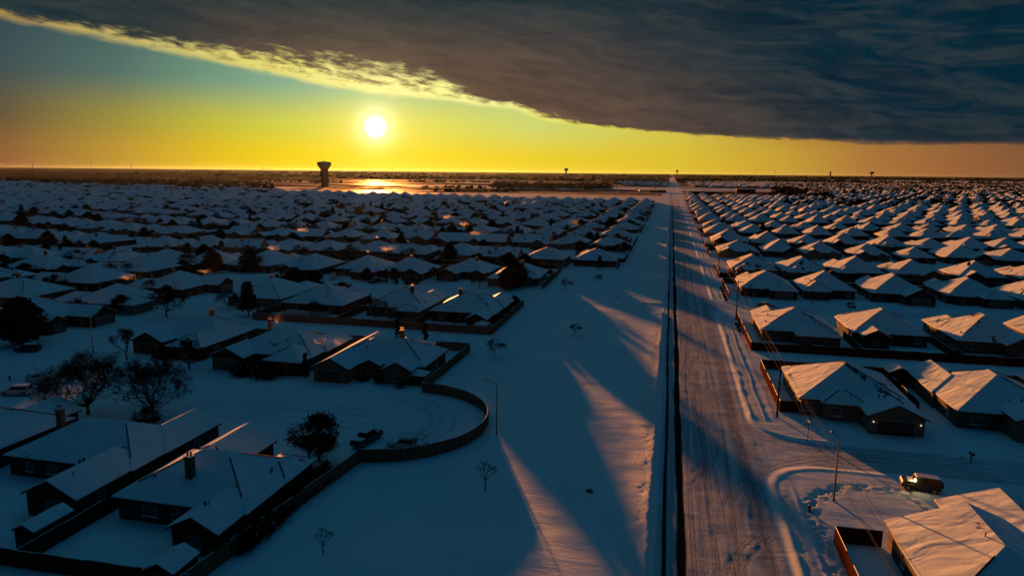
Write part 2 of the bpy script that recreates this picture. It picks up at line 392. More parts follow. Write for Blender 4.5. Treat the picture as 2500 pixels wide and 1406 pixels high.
def tag(o, label, cat, group=None):
    o['label'] = label; o['category'] = cat
    if group: o['group'] = group
    return o
def empty(name, loc=(0, 0, 0), rz=0.0):
    o = bpy.data.objects.new(name, None); col.objects.link(o); o.location = loc; o.rotation_euler = (0, 0, rz)
    o.empty_display_size = 0.5
    return o
CHILD = {}
def kids(o): return CHILD.get(o.name, None) if o.name in CHILD else [c for c in o.children]
def copy_tree(o, parent=None):
    c = o.copy(); col.objects.link(c)
    if parent is not None: c.parent = parent
    ks = KIDS.get(o.name)
    if ks is None:
        ks = list(o.children); KIDS[o.name] = ks
    for k in ks: copy_tree(k, c)
    return c
KIDS = {}

ORD = ['zeroth', 'first', 'second', 'third', 'fourth', 'fifth', 'sixth', 'seventh', 'eighth', 'ninth', 'tenth', 'eleventh', 'twelfth', 'thirteenth', 'fourteenth', 'fifteenth', 'sixteenth', 'seventeenth', 'eighteenth', 'nineteenth', 'twentieth', 'twenty-first', 'twenty-second', 'twenty-third', 'twenty-fourth', 'twenty-fifth', 'twenty-sixth', 'twenty-seventh', 'twenty-eighth', 'twenty-ninth', 'thirtieth'] + ['further'] * 60

# ------------------------------------------------------------------ terrain
FX0, FX1 = -0.35, 13.5            # main road kerbs
RSTREETS = [97 + 108 * k for k in range(0, 11)]
LSTREETS = [93.5, 207.0] + [318 + 111 * k for k in range(0, 7)]
def smin(a, b, k):
    h = np.clip(0.5 + 0.5 * (b - a) / k, 0, 1)
    return b * (1 - h) + a * h - k * h * (1 - h)
def sstep(x, a, b):
    t = np.clip((x - a) / (b - a), 0, 1); return t * t * (3 - 2 * t)
def vnoise(x, y, seed=0):
    def h(i, j): 
        n = np.sin(i * 127.1 + j * 311.7 + seed * 74.7) * 43758.5453
        return n - np.floor(n)
    i = np.floor(x); j = np.floor(y); fx = x - i; fy = y - j
    fx = fx * fx * (3 - 2 * fx); fy = fy * fy * (3 - 2 * fy)
    return (h(i, j) * (1 - fx) * (1 - fy) + h(i + 1, j) * fx * (1 - fy) + h(i, j + 1) * (1 - fx) * fy + h(i + 1, j + 1) * fx * fy)
def road_sdf(x, y):
    main = np.maximum(FX0 - x, x - FX1)
    s = main
    for k, sy in enumerate(RSTREETS):
        st = np.maximum(np.abs(y - sy) - 4.6, 9.0 - x)
        s = np.minimum(s, np.where(x > 5, smin(main, st, 9.0 if k < 4 else 1.0), main))
    for k, sy in enumerate(LSTREETS):
        xe = -40 if k < 2 else (-24)
        st = np.maximum(np.abs(y - sy) - 4.6, x - xe)
        if k == 0: st = smin(st, np.hypot(x + 40.5, y - 93.8) - 12.2, 3.0)
        if k == 1: st = np.maximum(np.abs(y - 198 + 0.06 * (x + 40)) - 3.2, x + 0.5)   # lane across the field
        s = np.minimum(s, st)
        if k == 1: s = np.minimum(s, np.maximum(np.abs(y - 207) - 4.6, x + 42))
    s = np.minimum(s, np.maximum(np.abs(x + 118) - 4.6, np.abs(y - 150) - 60))
    return s
def terrain(x, y):
    s = road_sdf(x, y)
    z = -0.09 * sstep(-s, -0.3, 0.3)
    z += 0.10 * (vnoise(x * 0.05, y * 0.05, 1) - 0.5) + 0.03 * (vnoise(x * 0.9 + 0.3 * y, y * 0.5, 18) - .5) + 0.05 * (vnoise(x * 0.3, y * 0.45, 2) - 0.5)
    near = sstep(y, 900, 500)
    ns = vnoise(x * 2.2, y * 2.2, 3); ns2 = vnoise(x * 0.9, y * 0.5, 4)
    # ploughed bank on the west kerb
    wob = 0.45 * (vnoise(x * 0, y * 0.08, 5) - 0.5) + 0.3 * (vnoise(x * 0, y * 1.3, 6) - 0.5)
    bx = x + 0.75 + wob
    bank = np.exp(-(bx / 0.55) ** 2) * (0.22 + 0.10 * ns2) + np.exp(-((bx + 1.3) / 1.1) ** 2) * 0.10 * ns
    open_w = 1 - sstep(-(np.abs(y - 197) - 6), -1, 1)
    z += (0.25 * bank + 0.21 * sstep(-x - wob, 0.25, 0.75) * np.exp(-np.maximum(-x, 0) / 14.0) + 0.07 * ns * ns2 * np.exp(-((bx + 1.2) / 1.6) ** 2)) * open_w * near
    # east verge: kerb bank, then the sharp ploughed ridge along the walk
    gap = np.ones_like(x)
    for sy in RSTREETS: gap *= sstep(np.abs(y - sy), 9.5, 15.0)
    wob2 = 0.35 * (vnoise(x * 0, y * 0.12, 7) - 0.5)
    z += near * gap * (0.07 * np.exp(-((x - 14.1 + wob2) / 0.4) ** 2) * (0.5 + ns2) + 0.075 * np.exp(-((x - 16.2 + wob2) / 0.17) ** 2) + 0.03 * np.exp(-((x - 17.6 - wob2) / 0.4) ** 2))
    rough = np.zeros_like(x)
    rough = np.maximum(rough, near * np.exp(-((x + 2.0) / 1.7) ** 2) * open_w * (0.4 + 0.6 * ns2))
    rough = np.maximum(rough, near * gap * np.exp(-((x - 15.0) / 0.8) ** 2) * 0.8)
    # wheel tracks
    g_ = np.zeros_like(x); bare = np.zeros_like(x)
    inroad = sstep(-s, 0.2, 0.8)
    wy = 0.5 * (vnoise(x * 0, y * 0.02, 8) - 0.5)
    lines = [(3.75, .16), (4.3, .14), (5.0, .2), (5.5, .16), (6.1, .22), (6.7, .14), (7.3, .2), (7.9, .15), (8.5, .2), (9.2, .18), (12.9, .2), (12.5, .16)]
    for i, (c, wd) in enumerate(lines):
        cc = c + 2.6 * (vnoise(x * 0, y * 0.010 + i * 3.1, 20 + i) - 0.5) + 0.25 * (vnoise(x * 0, y * 0.08 + i, 40 + i) - 0.5)
        g_ = np.maximum(g_, np.exp(-((x - cc) / wd) ** 2) * (0.5 + 0.5 * vnoise(x * 0 + i, y * 0.03, 60 + i)))
    g_ *= near
    # worn wheel tracks down to asphalt
    for c, wd, st in ((0.98, 0.26, 1.0), (1.72, 0.32, 0.30), (2.75, 0.58, 1.0)):
        cw_ = c + 0.22 * (vnoise(x * 0, y * 0.05 + c * 3, 101) - 0.5); ww_ = wd * (0.75 + 0.5 * vnoise(x * 0, y * 0.16 + c * 7, 102))
        bare = np.maximum(bare, st * np.exp(-((x - cw_) / ww_) ** 4))
    gapb = 0.55 + 0.75 * vnoise(x * 0, y * 0.02, 11)
    bare = np.maximum(bare, np.exp(-((x - 11.2 - wy) / 0.95) ** 4) * np.clip(gapb, 0.35, 1.0) * 0.62 * sstep(y, 330, 150))
    bare = np.maximum(bare, 0.42 * np.exp(-((x - 5.6) / 1.8) ** 4) * vnoise(x * 2, y * 0.15, 12))
    bare *= inroad * sstep(y, 1500, 700)
    # turning tracks
    arc = np.zeros_like(x)
    for cx, cy, rads, q in ((31, 74.5, (18.6, 19.5, 20.6, 21.5, 22.7, 23.6), -1), (29, 120, (19, 20.2, 21.3, 22.4, 24), 1)):
        rr = np.hypot(x - cx, y - cy)
        inq = (x < cx + 12) & (((y - cy) > -4) if q < 0 else ((y - cy) < 4))
        for i, r0 in enumerate(rads):
            r1 = r0 + 0.5 * (vnoise(x * 0.08, y * 0.08, 70 + i) - 0.5)
            arc = np.maximum(arc, np.where(inq, np.exp(-((rr - r1) / 0.32) ** 2) * 0.7, 0))
    for i, c in enumerate((93.6, 94.9, 96.2, 97.9, 99.2, 100.4)):
        cc = c + 0.9 * (vnoise(x * 0.05, y * 0 + i, 80 + i) - 0.5)
        arc = np.maximum(arc, np.where(x > 20, np.exp(-((y - cc) / 0.2) ** 2) * sstep(x, 62, 30), 0))
    for i, (cx, cy, r0) in enumerate(((-46, 93.5, 13.2), (-47, 93.2, 12.1), (-46, 93.8, 10.2), (-44, 93.5, 8.6), (-50, 93.5, 15))):
        rr = np.hypot((x - cx) * 0.85, y - cy)
        arc = np.maximum(arc, np.where((x > cx) & (x < -26), np.exp(-((rr - r0) / 0.2) ** 2), 0))
    for i, c in enumerate((89.8, 92.2, 95.4, 97.9)):
        arc = np.maximum(arc, np.where((x < -44), np.exp(-((y - c - 1.2 * (vnoise(x * 0.05, y * 0 + i, 90 + i) - .5)) / 0.2) ** 2) * 0.8, 0))
    # curving slide marks on the main road near the corner
    for cx, cy, r0 in ((-14, 96, 20.5), (-14, 96, 22.0), (26, 60, 19.5), (26, 60, 18.2), (38, 128, 31.5), (38, 128, 33.0), (-30, 150, 36.0), (-30, 150, 37.6), (60, 210, 54.0), (60, 210, 55.6)):
        rr = np.hypot(x - cx, y - cy)
        arc = np.maximum(arc, np.where((x > 3.5) & (x < 12.5) & (y < 260), np.exp(-((rr - r0) / 0.28) ** 2) * 0.8, 0))
    groove = np.maximum(g_ * inroad, arc * inroad)
    z -= 0.034 * groove
    z += 0.014 * inroad * near * (vnoise(x * 1.2, y * 0.25, 13) - 0.3)
    z -= 0.05 * bare
    rough = np.maximum(rough, 0.6 * groove)
    rough = np.maximum(rough, inroad * near * np.where((x > FX0) & (x < FX1 + 1), 0.2, 0.12))
    # trampled walk round the near corner island
    px = np.where(y > 82, 17.6, 17.6 - 0.04 * (82 - y))
    d1 = np.abs(x - 17.2 + 0.07 * (y - 60) * 0); w1 = sstep(y, 80.5, 76)
    dc = np.abs(np.hypot(x - 26.5, y - 78.0) - 9.2)
    seg = np.abs(y - (87.0 - 0.085 * (x - 26.5) ** 1)); 
    foot = np.where((x < 26.5) & (y > 76), np.exp(-(dc / 0.75) ** 2), 0)
    foot = np.maximum(foot, np.where((x >= 26.5) & (x < 34), np.exp(-(seg / 0.75) ** 2), 0))
    foot = np.maximum(foot, np.where((y <= 78), np.exp(-((x - 17.3) / 0.95) ** 2), 0))
    foot = np.maximum(foot, np.where((x > 27.5) & (x < 31.5) & (y > 77) & (y < 87), np.exp(-((x - 31.0 - 0.25 * (80 - y)) / 0.5) ** 2) * 0.9, 0))
    fn = vnoise(x * 3.1, y * 3.1, 14) * vnoise(x * 1.7, y * 1.7, 15)
    z -= foot * 0.22 * sstep(fn, 0.12, 0.42)
    rough = np.maximum(rough, foot * 0.9)
    # small tracks at the island's lower left edge, just inside the kerb
    edge_k = np.exp(-((s - 1.4) / 0.6) ** 2) * (x > 12) * (y < 92) * (x < 40) * gap
    z += 0.05 * edge_k * ns + 0.045 * np.exp(-((s - 0.55) / 0.3) ** 2) * (x > 12.5) * (y < 112) * (x < 42)
    rough = np.maximum(rough, edge_k * 0.5)
    lines_d = g_ * inroad * np.where((x > 3.3) & (x < 10.0), 1, 0)
    bare = np.maximum(bare, 0.75 * lines_d * sstep(y, 900, 500))
    pack = inroad * sstep(x, -1, 0) * np.where(x < 14.5, 1.0, 0.45) * (0.55 + 0.45 * vnoise(x * 0.7, y * 0.06, 33)) * sstep(y, 1500, 500)
    bare = np.maximum(bare, np.where(x > 3, 0.62 * arc * inroad, 0))
    pack = np.maximum(pack, np.where(x < -24, 0.75 * arc * inroad, 0))
    return z, np.clip(bare, 0, 1), np.clip(rough, 0, 1), np.clip(pack, 0, 1)

def spaced(a, b, st): return list(np.arange(a, b - 1e-6, st))
def grow(a, b, st, f=1.25):
    o = []; x = a
    while x < b: x += st; st *= f; o.append(min(x, b))
    return o
xs = spaced(-48, -1.6, 0.55) + spaced(-1.6, 14.6, 0.15) + spaced(14.6, 20, 0.2) + spaced(20, 46, 0.3)
xs = [-v for v in reversed(grow(48, 30000, 2.5, 1.18))] + xs + grow(46, 30000, 2.0, 1.18)
ys = spaced(46, 130, 0.36) + spaced(130, 330, 1.0) + spaced(330, 1200, 4.0)
ys = [-3000, -500, -60, 20] + ys + grow(1200, 36000, 12, 1.15)
xs = np.array(xs); ys = np.array(ys)
GX, GY = np.meshgrid(xs, ys)
GZ, GB, GR, GP = terrain(GX, GY)
nx, ny = len(xs), len(ys)
def grid_mesh(name, ix0, ix1):
    sub = (slice(None), slice(ix0, ix1 + 1)); mx = ix1 - ix0 + 1
    co = np.stack([GX[sub], GY[sub], GZ[sub]], -1).reshape(-1, 3)
    idx = np.arange(ny * mx).reshape(ny, mx)
    q = np.stack([idx[:-1, :-1], idx[:-1, 1:], idx[1:, 1:], idx[1:, :-1]], -1).reshape(-1, 4)
    me = bpy.data.meshes.new(name)
    me.vertices.add(len(co)); me.vertices.foreach_set('co', co.ravel())
    me.loops.add(q.size); me.loops.foreach_set('vertex_index', q.ravel())
    me.polygons.add(len(q)); me.polygons.foreach_set('loop_start', np.arange(0, q.size, 4)); me.polygons.foreach_set('loop_total', np.full(len(q), 4))
    me.polygons.foreach_set('use_smooth', np.ones(len(q), bool))
    for nm, A in (('bare', GB), ('rough', GR), ('pack', GP)):
        at = me.attributes.new(nm, 'FLOAT', 'POINT'); at.data.foreach_set('value', A[sub].ravel().astype(np.float32))
    me.update(calc_edges=True); me.validate()
    me.materials.append(MATS['ground_snow'])
    o = bpy.data.objects.new(name, me); col.objects.link(o); o['kind'] = 'structure'
    return o
ia = int(np.argmin(abs(xs + 0.4))); ib = int(np.argmin(abs(xs - 13.6)))
grid_mesh('snowy_ground', 0, ia); grid_mesh('road', ia, ib); grid_mesh('snowy_ground', ib, nx - 1)

# ------------------------------------------------------------------ houses
OV = 0.45
def roof_top(x0, y0, x1, y1, kind, pitch):
    """top surface polygons (z relative to the eave) and boundary ring"""
    W_, L_ = x1 - x0, y1 - y0
    if 'N' in kind or 'S' in kind: ns = True
    elif 'E' in kind or 'W' in kind: ns = False
    else: ns = L_ >= W_
    half = (W_ if ns else L_) / 2; h = half * pitch
    if ns:
        cx = (x0 + x1) / 2
        a = y0 if 'S' in kind else y0 + min(half, L_ / 2 - (0.01 if 'N' not in kind else -0.0))
        b = y1 if 'N' in kind else y1 - min(half, L_ / 2 - 0.01)
        Ra, Rb = (cx, a, h), (cx, b, h)
        A, B, C_, D_ = (x0, y0, 0), (x1, y0, 0), (x1, y1, 0), (x0, y1, 0)
        polys = [[B, C_, Rb, Ra], [D_, A, Ra, Rb]]
        ring = [A]
        if 'S' in kind: ring += [Ra]
        else: polys.append([A, B, Ra])
        ring += [B, C_]
        if 'N' in kind: ring += [Rb]
        else: polys.append([C_, D_, Rb])
        ring += [D_]
        hips = ([] if 'S' in kind else [(A, Ra), (B, Ra)]) + ([] if 'N' in kind else [(C_, Rb), (D_, Rb)])
    else:
        cy = (y0 + y1) / 2
        a = x0 if 'W' in kind else x0 + min(half, W_ / 2 - 0.01)
        b = x1 if 'E' in kind else x1 - min(half, W_ / 2 - 0.01)
        Ra, Rb = (a, cy, h), (b, cy, h)
        A, B, C_, D_ = (x0, y0, 0), (x1, y0, 0), (x1, y1, 0), (x0, y1, 0)
        polys = [[A, B, Rb, Ra], [C_, D_, Ra, Rb]]
        ring = [A, B]
        if 'E' in kind: ring += [Rb]
        else: polys.append([B, C_, Rb])
        ring += [C_, D_]
        if 'W' in kind: ring += [Ra]
        else: polys.append([D_, A, Ra])
        hips = ([] if 'W' in kind else [(A, Ra), (D_, Ra)]) + ([] if 'E' in kind else [(B, Rb), (C_, Rb)])
    return polys, ring, hips, (Ra, Rb), h, ns

def roof_block(mb, blk, i, detail, rng, rmat='roof_snow'):
    x0, y0, x1, y1, kind, pitch, z = blk
    j = 0.006 * i
    x0 += j; y0 += j; x1 += j; y1 += j; z = z + 0.009 * i
    polys, ring, hips, rr, h, ns = roof_top(x0, y0, x1, y1, kind, pitch)
    up = lambda p, dz: (p[0], p[1], p[2] + z + dz)
    if not detail:
        for p in polys: mb.poly([up(q, 0) for q in p], 'roof_snow')
        n = len(ring)
        for a in range(n):
            p, q = ring[a], ring[(a + 1) % n]
            mb.poly([up(p, -0.3), up(q, -0.3), up(q, 0), up(p, 0)], 'trim_dark')
        return
    T = 0.10
    for p in polys:
        mb.poly([up(q, 0) for q in p], rmat)
        mb.poly([up(q, -0.30) for q in reversed(p)], 'trim_dark')
    n = len(ring)
    for a in range(n):
        p, q = ring[a], ring[(a + 1) % n]
        mb.poly([up(p, -T), up(q, -T), up(q, 0), up(p, 0)], 'soft_snow')
        mb.poly([up(p, -0.3), up(q, -0.3), up(q, -T), up(p, -T)], 'trim_dark')

def hip_lines(mb, blk, i, rng, prob=0.55):
    x0, y0, x1, y1, kind, pitch, z = blk
    polys, ring, hips, rr, h, ns = roof_top(x0, y0, x1, y1, kind, pitch)
    for a, b in hips:
        if rng.random() > prob: continue
        A = Vector((a[0], a[1], a[2] + z + 0.03)); B = Vector((b[0], b[1], b[2] + z + 0.03))
        s0 = rng.uniform(0.02, 0.3); e0 = rng.uniform(0.8, 1.0)
        p = A.lerp(B, s0); q = A.lerp(B, e0)
        mb.tube(p, q, 0.09, 0.09, 'shingle', 4)

def wall_block(mb, blk, i, mat, zb=-0.4):
    x0, y0, x1, y1, kind, pitch, z = blk
    j = 0.006 * i; g = 0.3
    a0, b0, a1, b1 = x0 + OV + j, y0 + OV + j, x1 - OV + j, y1 - OV + j
    if 'S' in kind: b0 = y0 + g + j
    if 'N' in kind: b1 = y1 - g + j
    if 'W' in kind: a0 = x0 + g + j
    if 'E' in kind: a1 = x1 - g + j
    zt = z - 0.10
    mb.box(a0, b0, zb, a1, b1, zt, mat)
    W_, L_ = x1 - x0, y1 - y0
    for sd in kind:
        if sd in 'NS':
            cx = (x0 + x1) / 2 + j; y = (b0 if sd == 'S' else b1); dy = 0.25 if sd == 'S' else -0.25
            hh = z - 0.33 + (W_ / 2) * pitch
            mb.add([(a0, y, zt), (a1, y, zt), (cx, y, hh), (a0, y + dy, zt), (a1, y + dy, zt), (cx, y + dy, hh)], [(0, 1, 2), (5, 4, 3), (0, 2, 5, 3), (1, 4, 5, 2)], mat)
        elif sd in 'EW':
            cy = (y0 + y1) / 2 + j; x = (a0 if sd == 'W' else a1); dx = 0.25 if sd == 'W' else -0.25
            hh = z - 0.33 + (L_ / 2) * pitch
            mb.add([(x, b0, zt), (x, b1, zt), (x, cy, hh), (x + dx, b0, zt), (x + dx, b1, zt), (x + dx, cy, hh)], [(0, 1, 2), (5, 4, 3), (0, 2, 5, 3), (1, 4, 5, 2)], mat)
    return a0, b0, a1, b1

def roof_z(blocks, x, y):
    best = None
    for (x0, y0, x1, y1, kind, pitch, z) in blocks:
        if not (x0 <= x <= x1 and y0 <= y <= y1): continue
        W_, L_ = x1 - x0, y1 - y0
        ns = ('N' in kind or 'S' in kind) or (not ('E' in kind or 'W' in kind) and L_ >= W_)
        d = [x - x0, x1 - x] if ns else [y - y0, y1 - y]
        if ns:
            if 'S' not in kind: d.append(y - y0)
            if 'N' not in kind: d.append(y1 - y)
        else:
            if 'W' not in kind: d.append(x - x0)
            if 'E' not in kind: d.append(x1 - x)
        zz = z + min(d) * pitch
        best = zz if best is None else max(best, zz)
    return best

def window_at(parent, side, u, lo, hi, face, mat_f='window_frame', glass='glass', arch=False):
    """window on a wall; side N/S/E/W, face = wall coordinate, u = centre along wall"""
    wd, (z0, z1) = lo, hi
    fr = MB(); gl = MB(); t = 0.07
    def B(mb, u0, u1, z0_, z1_, d0, d1, m_):
        if side == 'S': mb.box(u0, face - d1, z0_, u1, face - d0, z1_, m_)
        elif side == 'N': mb.box(u0, face + d0, z0_, u1, face + d1, z1_, m_)
        elif side == 'W': mb.box(face - d1, u0, z0_, face - d0, u1, z1_, m_)
        else: mb.box(face + d0, u0, z0_, face + d1, u1, z1_, m_)
    a, b = u - wd / 2, u + wd / 2
    B(fr, a, a + t, z0, z1, -0.02, 0.06, mat_f); B(fr, b - t, b, z0, z1, -0.02, 0.06, mat_f)
    B(fr, a + t, b - t, z0, z0 + t, -0.02, 0.06, mat_f); B(fr, a + t, b - t, z1 - t, z1, -0.02, 0.06, mat_f)
    B(fr, a + t, b - t, (z0 + z1) / 2 - 0.025, (z0 + z1) / 2 + 0.025, -0.02, 0.05, mat_f)
    B(fr, a - 0.1, b + 0.1, z0 - 0.09, z0 - 0.003, -0.02, 0.12, 'soft_snow')
    f = fr.build('window', parent)
    B(gl, a + t, b - t, z0 + t, z1 - t, -0.02, 0.02, glass)
    gl.build('pane', f)
    return f

def make_house(name, spec, lod, rng):
    """spec: blocks, wall, garage (block, side, centre, width), chimney, windows"""
    root = empty(name)
    blocks = spec['blocks']; wall = spec['wall']
    wb = MB(); ext = []
    for i, b in enumerate(blocks): ext.append(wall_block(wb, b, i, wall if not (spec.get('wall2') and i in spec['wall2']) else spec['wall2m']))
    wb.build('wall', root)
    rb = MB()
    for i, b in enumerate(blocks): roof_block(rb, b, i, lod < 2, rng, spec.get('rmat', 'roof_snow'))
    if lod < 2:
        for i, b in enumerate(blocks): hip_lines(rb, b, i, rng, spec.get('hipp', 0.55))
    ro = rb.build('roof', root)
    # small roof pipes and vents
    if lod < 2:
        for k in range(rng.randint(2, 5)):
            b = rng.choice(blocks[:2]); x = rng.uniform(b[0] + 1.5, b[2] - 1.5); y = rng.uniform(b[1] + 1.5, b[3] - 1.5)
            z = roof_z(blocks, x, y)
            if z is None: continue
            pv = MB()
            if rng.random() < 0.5: pv.tube((x, y, z - 0.2), (x, y, z + 0.42), 0.06, 0.06, 'pipe_metal', 6)
            else:
                pv.tube((x, y, z - 0.2), (x, y, z + 0.3), 0.12, 0.12, 'pipe_metal', 8); pv.tube((x, y, z + 0.3), (x, y, z + 0.4), 0.2, 0.2, 'pipe_metal', 8)
            pv.build('vent_pipe', ro)
    ch = spec.get('chimney')
    if ch:
        x, y = ch[0], ch[1]; z = roof_z(blocks, x, y) or 3.5
        zt = max(z + 1.0, ch[2] if len(ch) > 2 else 6.3)
        c = MB(); c.box(x - 0.42, y - 0.34, z - 0.8, x + 0.42, y + 0.34, zt, ch[3] if len(ch) > 3 else wall)
        c.box(x - 0.5, y - 0.42, zt, x + 0.5, y + 0.42, zt + 0.12, 'trim_dark'); c.box(x - 0.44, y - 0.36, zt + 0.12, x + 0.44, y + 0.36, zt + 0.2, 'soft_snow')
        cc = c.build('chimney', ro)
        if lod < 2:
            for dx in (-0.22, 0.22):
                f = MB(); f.tube((x + dx, y, zt + 0.15), (x + dx, y, zt + 0.55), 0.1, 0.1, 'pipe_metal', 8); f.tube((x + dx, y, zt + 0.6), (x + dx, y, zt + 0.68), 0.2, 0.12, 'pipe_metal', 8)
                f.build('flue', cc) if False else f.build('flue', ro)
    for gi, (bi, side, u, wd, mat) in enumerate(spec.get('garage', [])):
        a0, b0, a1, b1 = ext[bi]; g = MB(); dz = 2.15; z0 = -0.05
        face = {'S': b0, 'N': b1, 'W': a0, 'E': a1}[side]; u0, u1 = u - wd / 2, u + wd / 2
        def BB(u0, u1, z0_, z1_, d0, d1, m_):
            if side == 'S': g.box(u0, face - d1, z0_, u1, face - d0, z1_, m_)
            elif side == 'N': g.box(u0, face + d0, z0_, u1, face + d1, z1_, m_)
            elif side == 'W': g.box(face - d1, u0, z0_, face - d0, u1, z1_, m_)
            else: g.box(face + d0, u0, z0_, face + d1, u1, z1_, m_)
        for k in range(4): BB(u0, u1, z0 + k * dz / 4 + 0.02, z0 + (k + 1) * dz / 4, -0.02, 0.03, mat)
        BB(u0 - 0.12, u0 - 0.003, z0, z0 + dz + 0.12, -0.02, 0.07, 'trim_pale'); BB(u1 + 0.003, u1 + 0.12, z0, z0 + dz + 0.12, -0.02, 0.07, 'trim_pale'); BB(u0, u1, z0 + dz + 0.003, z0 + dz + 0.12, -0.02, 0.07, 'trim_pale')
        g.build('garage_door', root)
    if lod < 1:
        for (bi, side, u, wd, z0, z1) in [x[:6] for x in spec.get('windows', [])]:
            a0, b0, a1, b1 = ext[bi]; face = {'S': b0, 'N': b1, 'W': a0, 'E': a1}[side]
            window_at(root, side, u, wd, (z0, z1), face, glass='glass')
        for (bi, side, u) in spec.get('doors', []):
            a0, b0, a1, b1 = ext[bi]; face = {'S': b0, 'N': b1, 'W': a0, 'E': a1}[side]
            dmb = MB()
            if side == 'S': dmb.box(u - 0.48, face - 0.04, -0.1, u + 0.48, face + 0.02, 2.05, 'door_wood')
            elif side == 'N': dmb.box(u - 0.48, face - 0.02, -0.1, u + 0.48, face + 0.04, 2.05, 'door_wood')
            dd = dmb.build('door', root)
    return root

def auto_windows(blocks, garages, rng):
    out = []
    for i, (x0, y0, x1, y1, kind, pitch, z) in enumerate(blocks):
        for side in 'SNEW':
            if any(g[0] == i and g[1] == side for g in garages): continue
            L0, L1 = (x0, x1) if side in 'SN' else (y0, y1)
            n = max(1, int((L1 - L0) // 5))
            for k in range(n):
                u = L0 + (L1 - L0) * (k + 0.5) / n + rng.uniform(-0.4, 0.4)
                px, py = (u, {'S': y0 - 0.2, 'N': y1 + 0.2}.get(side)) if side in 'SN' else ({'W': x0 - 0.2, 'E': x1 + 0.2}[side], u)
                if any(b[0] - 0.9 < px < b[2] + 0.9 and b[1] - 0.9 < py < b[3] + 0.9 for j, b in enumerate(blocks) if j != i): continue
                out.append((i, side, u, rng.choice([0.95, 1.3, 1.8]), 0.75, 2.05))
    return out

# template houses: local coords, front = -Y, about 16 x 22 m
def tpl(i, left=False):
    rng = random.Random(100 + i); m = -1 if i % 2 else 1
    P = rng.choice([0.46, 0.5, 0.54]) if left else rng.choice([0.52, 0.56, 0.6]); z = 2.75
    fam = i % 7
    if not left:
        rb = random.Random(500 + i); W2 = rb.uniform(8.0, 8.8); d0 = rb.uniform(-9.0, -7.5); d1 = d0 + rb.uniform(17.0, 21.5)
        bl = [(-W2, d0, W2, d1, rb.choice(['', '', 'E']), P, z)]
        gx = rb.uniform(-0.4, 1.0)
        bl.append((gx, -12.4, W2 - 0.1, d0 + 7.5, rb.choice(['S', '', '']), P, z))
        if rb.random() < .7: bl.append((-W2 + rb.uniform(0, 1.4), d1 - 8, -W2 + rb.uniform(7, 9), d1 + rb.uniform(2.5, 5), rb.choice(['N', '', 'N']), P, z))
        if rb.random() < .7: bl.append((-W2 + rb.uniform(0.8, 2.2), d0 - rb.uniform(1.6, 3.2), -W2 + rb.uniform(6.4, 7.6), d0 + 5, rb.choice(['S', '', 'S']), P, z))
        if rb.random() < .4: bl.append((2, d1 - 6, W2 - .3, d1 + rb.uniform(1.5, 3.5), '', P, z))
        g = [(1, 'S', (gx + W2) / 2, 4.9)]
    elif fam == 0: bl = [(-8, -6, 8, 10, '', P, z), (0.2, -11.5, 8, 0, '', P, z)]; g = [(1, 'S', 4.1, 4.9)]
    elif fam == 1: bl = [(-8, -5, 8, 9.5, '', P, z), (-8, -11, -1, 1, 'S', P, z), (2, -8, 7, 0, 'S', P, z)]; g = [(1, 'S', -4.5, 4.9)]
    elif fam == 2: bl = [(-7.5, -8, 7.5, 6, '', P, z), (0, -11.5, 7.5, 11, '', P, z)]; g = [(1, 'S', 3.8, 4.9)]
    elif fam == 3: bl = [(-8, -6, 7.8, 8, '', P, z), (-8, -4, -0.5, 12, '', P, z), (1, -10.5, 7.8, 2, 'S', P, z)]; g = [(2, 'S', 4.4, 4.9)]
    elif fam == 4: bl = [(-7.8, -7, 7.8, 10.5, '', P, z), (-7.8, -11, -0.4, 0, '', P, z), (1.5, -9, 6.5, 0, 'S', P, z)]; g = [(1, 'S', -4.1, 4.9)]
    elif fam == 5: bl = [(-8.2, -5, 8.2, 7, 'EW', P, z), (0.8, -11, 8.2, 2, 'S', P, z), (-8, 0, -1, 12, 'N', P, z)]; g = [(1, 'S', 4.5, 4.9)]
    else: bl = [(-7.6, -9, 7.6, 9, '', P * 0.95, z), (-7.6, -12, -1.2, 0, '', P, z), (-1, 4, 7.6, 12.5, '', P, z)]; g = [(1, 'S', -4.4, 4.7)]
    if m < 0:
        sw = {'E': 'W', 'W': 'E'}
        bl = [(-b[2], b[1], -b[0], b[3], ''.join(sw.get(c, c) for c in b[4]), b[5], b[6]) for b in bl]
        g = [(a, s, -u, wd) for a, s, u, wd in g]
    if left:
        bl = [(b[0] * 1.12, b[1] * 1.12, b[2] * 1.12, b[3] * 1.18, b[4], b[5], b[6]) for b in bl]; g = [(a, s, u * 1.12, wd) for a, s, u, wd in g]
    else:
        pass
    if not left: bl = [(b[0], b[1], b[2], b[3], b[4].replace('W', ''), b[5], b[6]) for b in bl]
    gm = rng.choice(['garage_pale', 'garage_dark'])
    g = [(a, s, u, wd, gm) for a, s, u, wd in g]
    wall = ['red_brick', 'brown_brick', 'tan_brick', 'brown_brick', 'pale_stone'][i % 5]
    ch = (rng.uniform(-3, 3), rng.uniform(0, 4), 6.6) if (i % 4 != 1 if left else i == 3) else None
    return dict(blocks=bl, garage=g, wall=wall, chimney=ch, windows=auto_windows(bl, g, rng), doors=[], rmat='melted_roof_snow' if i % 5 == 2 else 'roof_snow')
NR_ = 13; NT_ = 26
SPECS = [tpl(i) for i in range(NR_)] + [tpl(i, True) for i in range(NR_)]
def pick(side): return rrng.randrange(NR_) + (0 if side == 'right' else NR_)
WORD = {'red_brick': 'dark red brick', 'brown_brick': 'dark brown brick', 'tan_brick': 'tan brick', 'pale_stone': 'pale stone'}

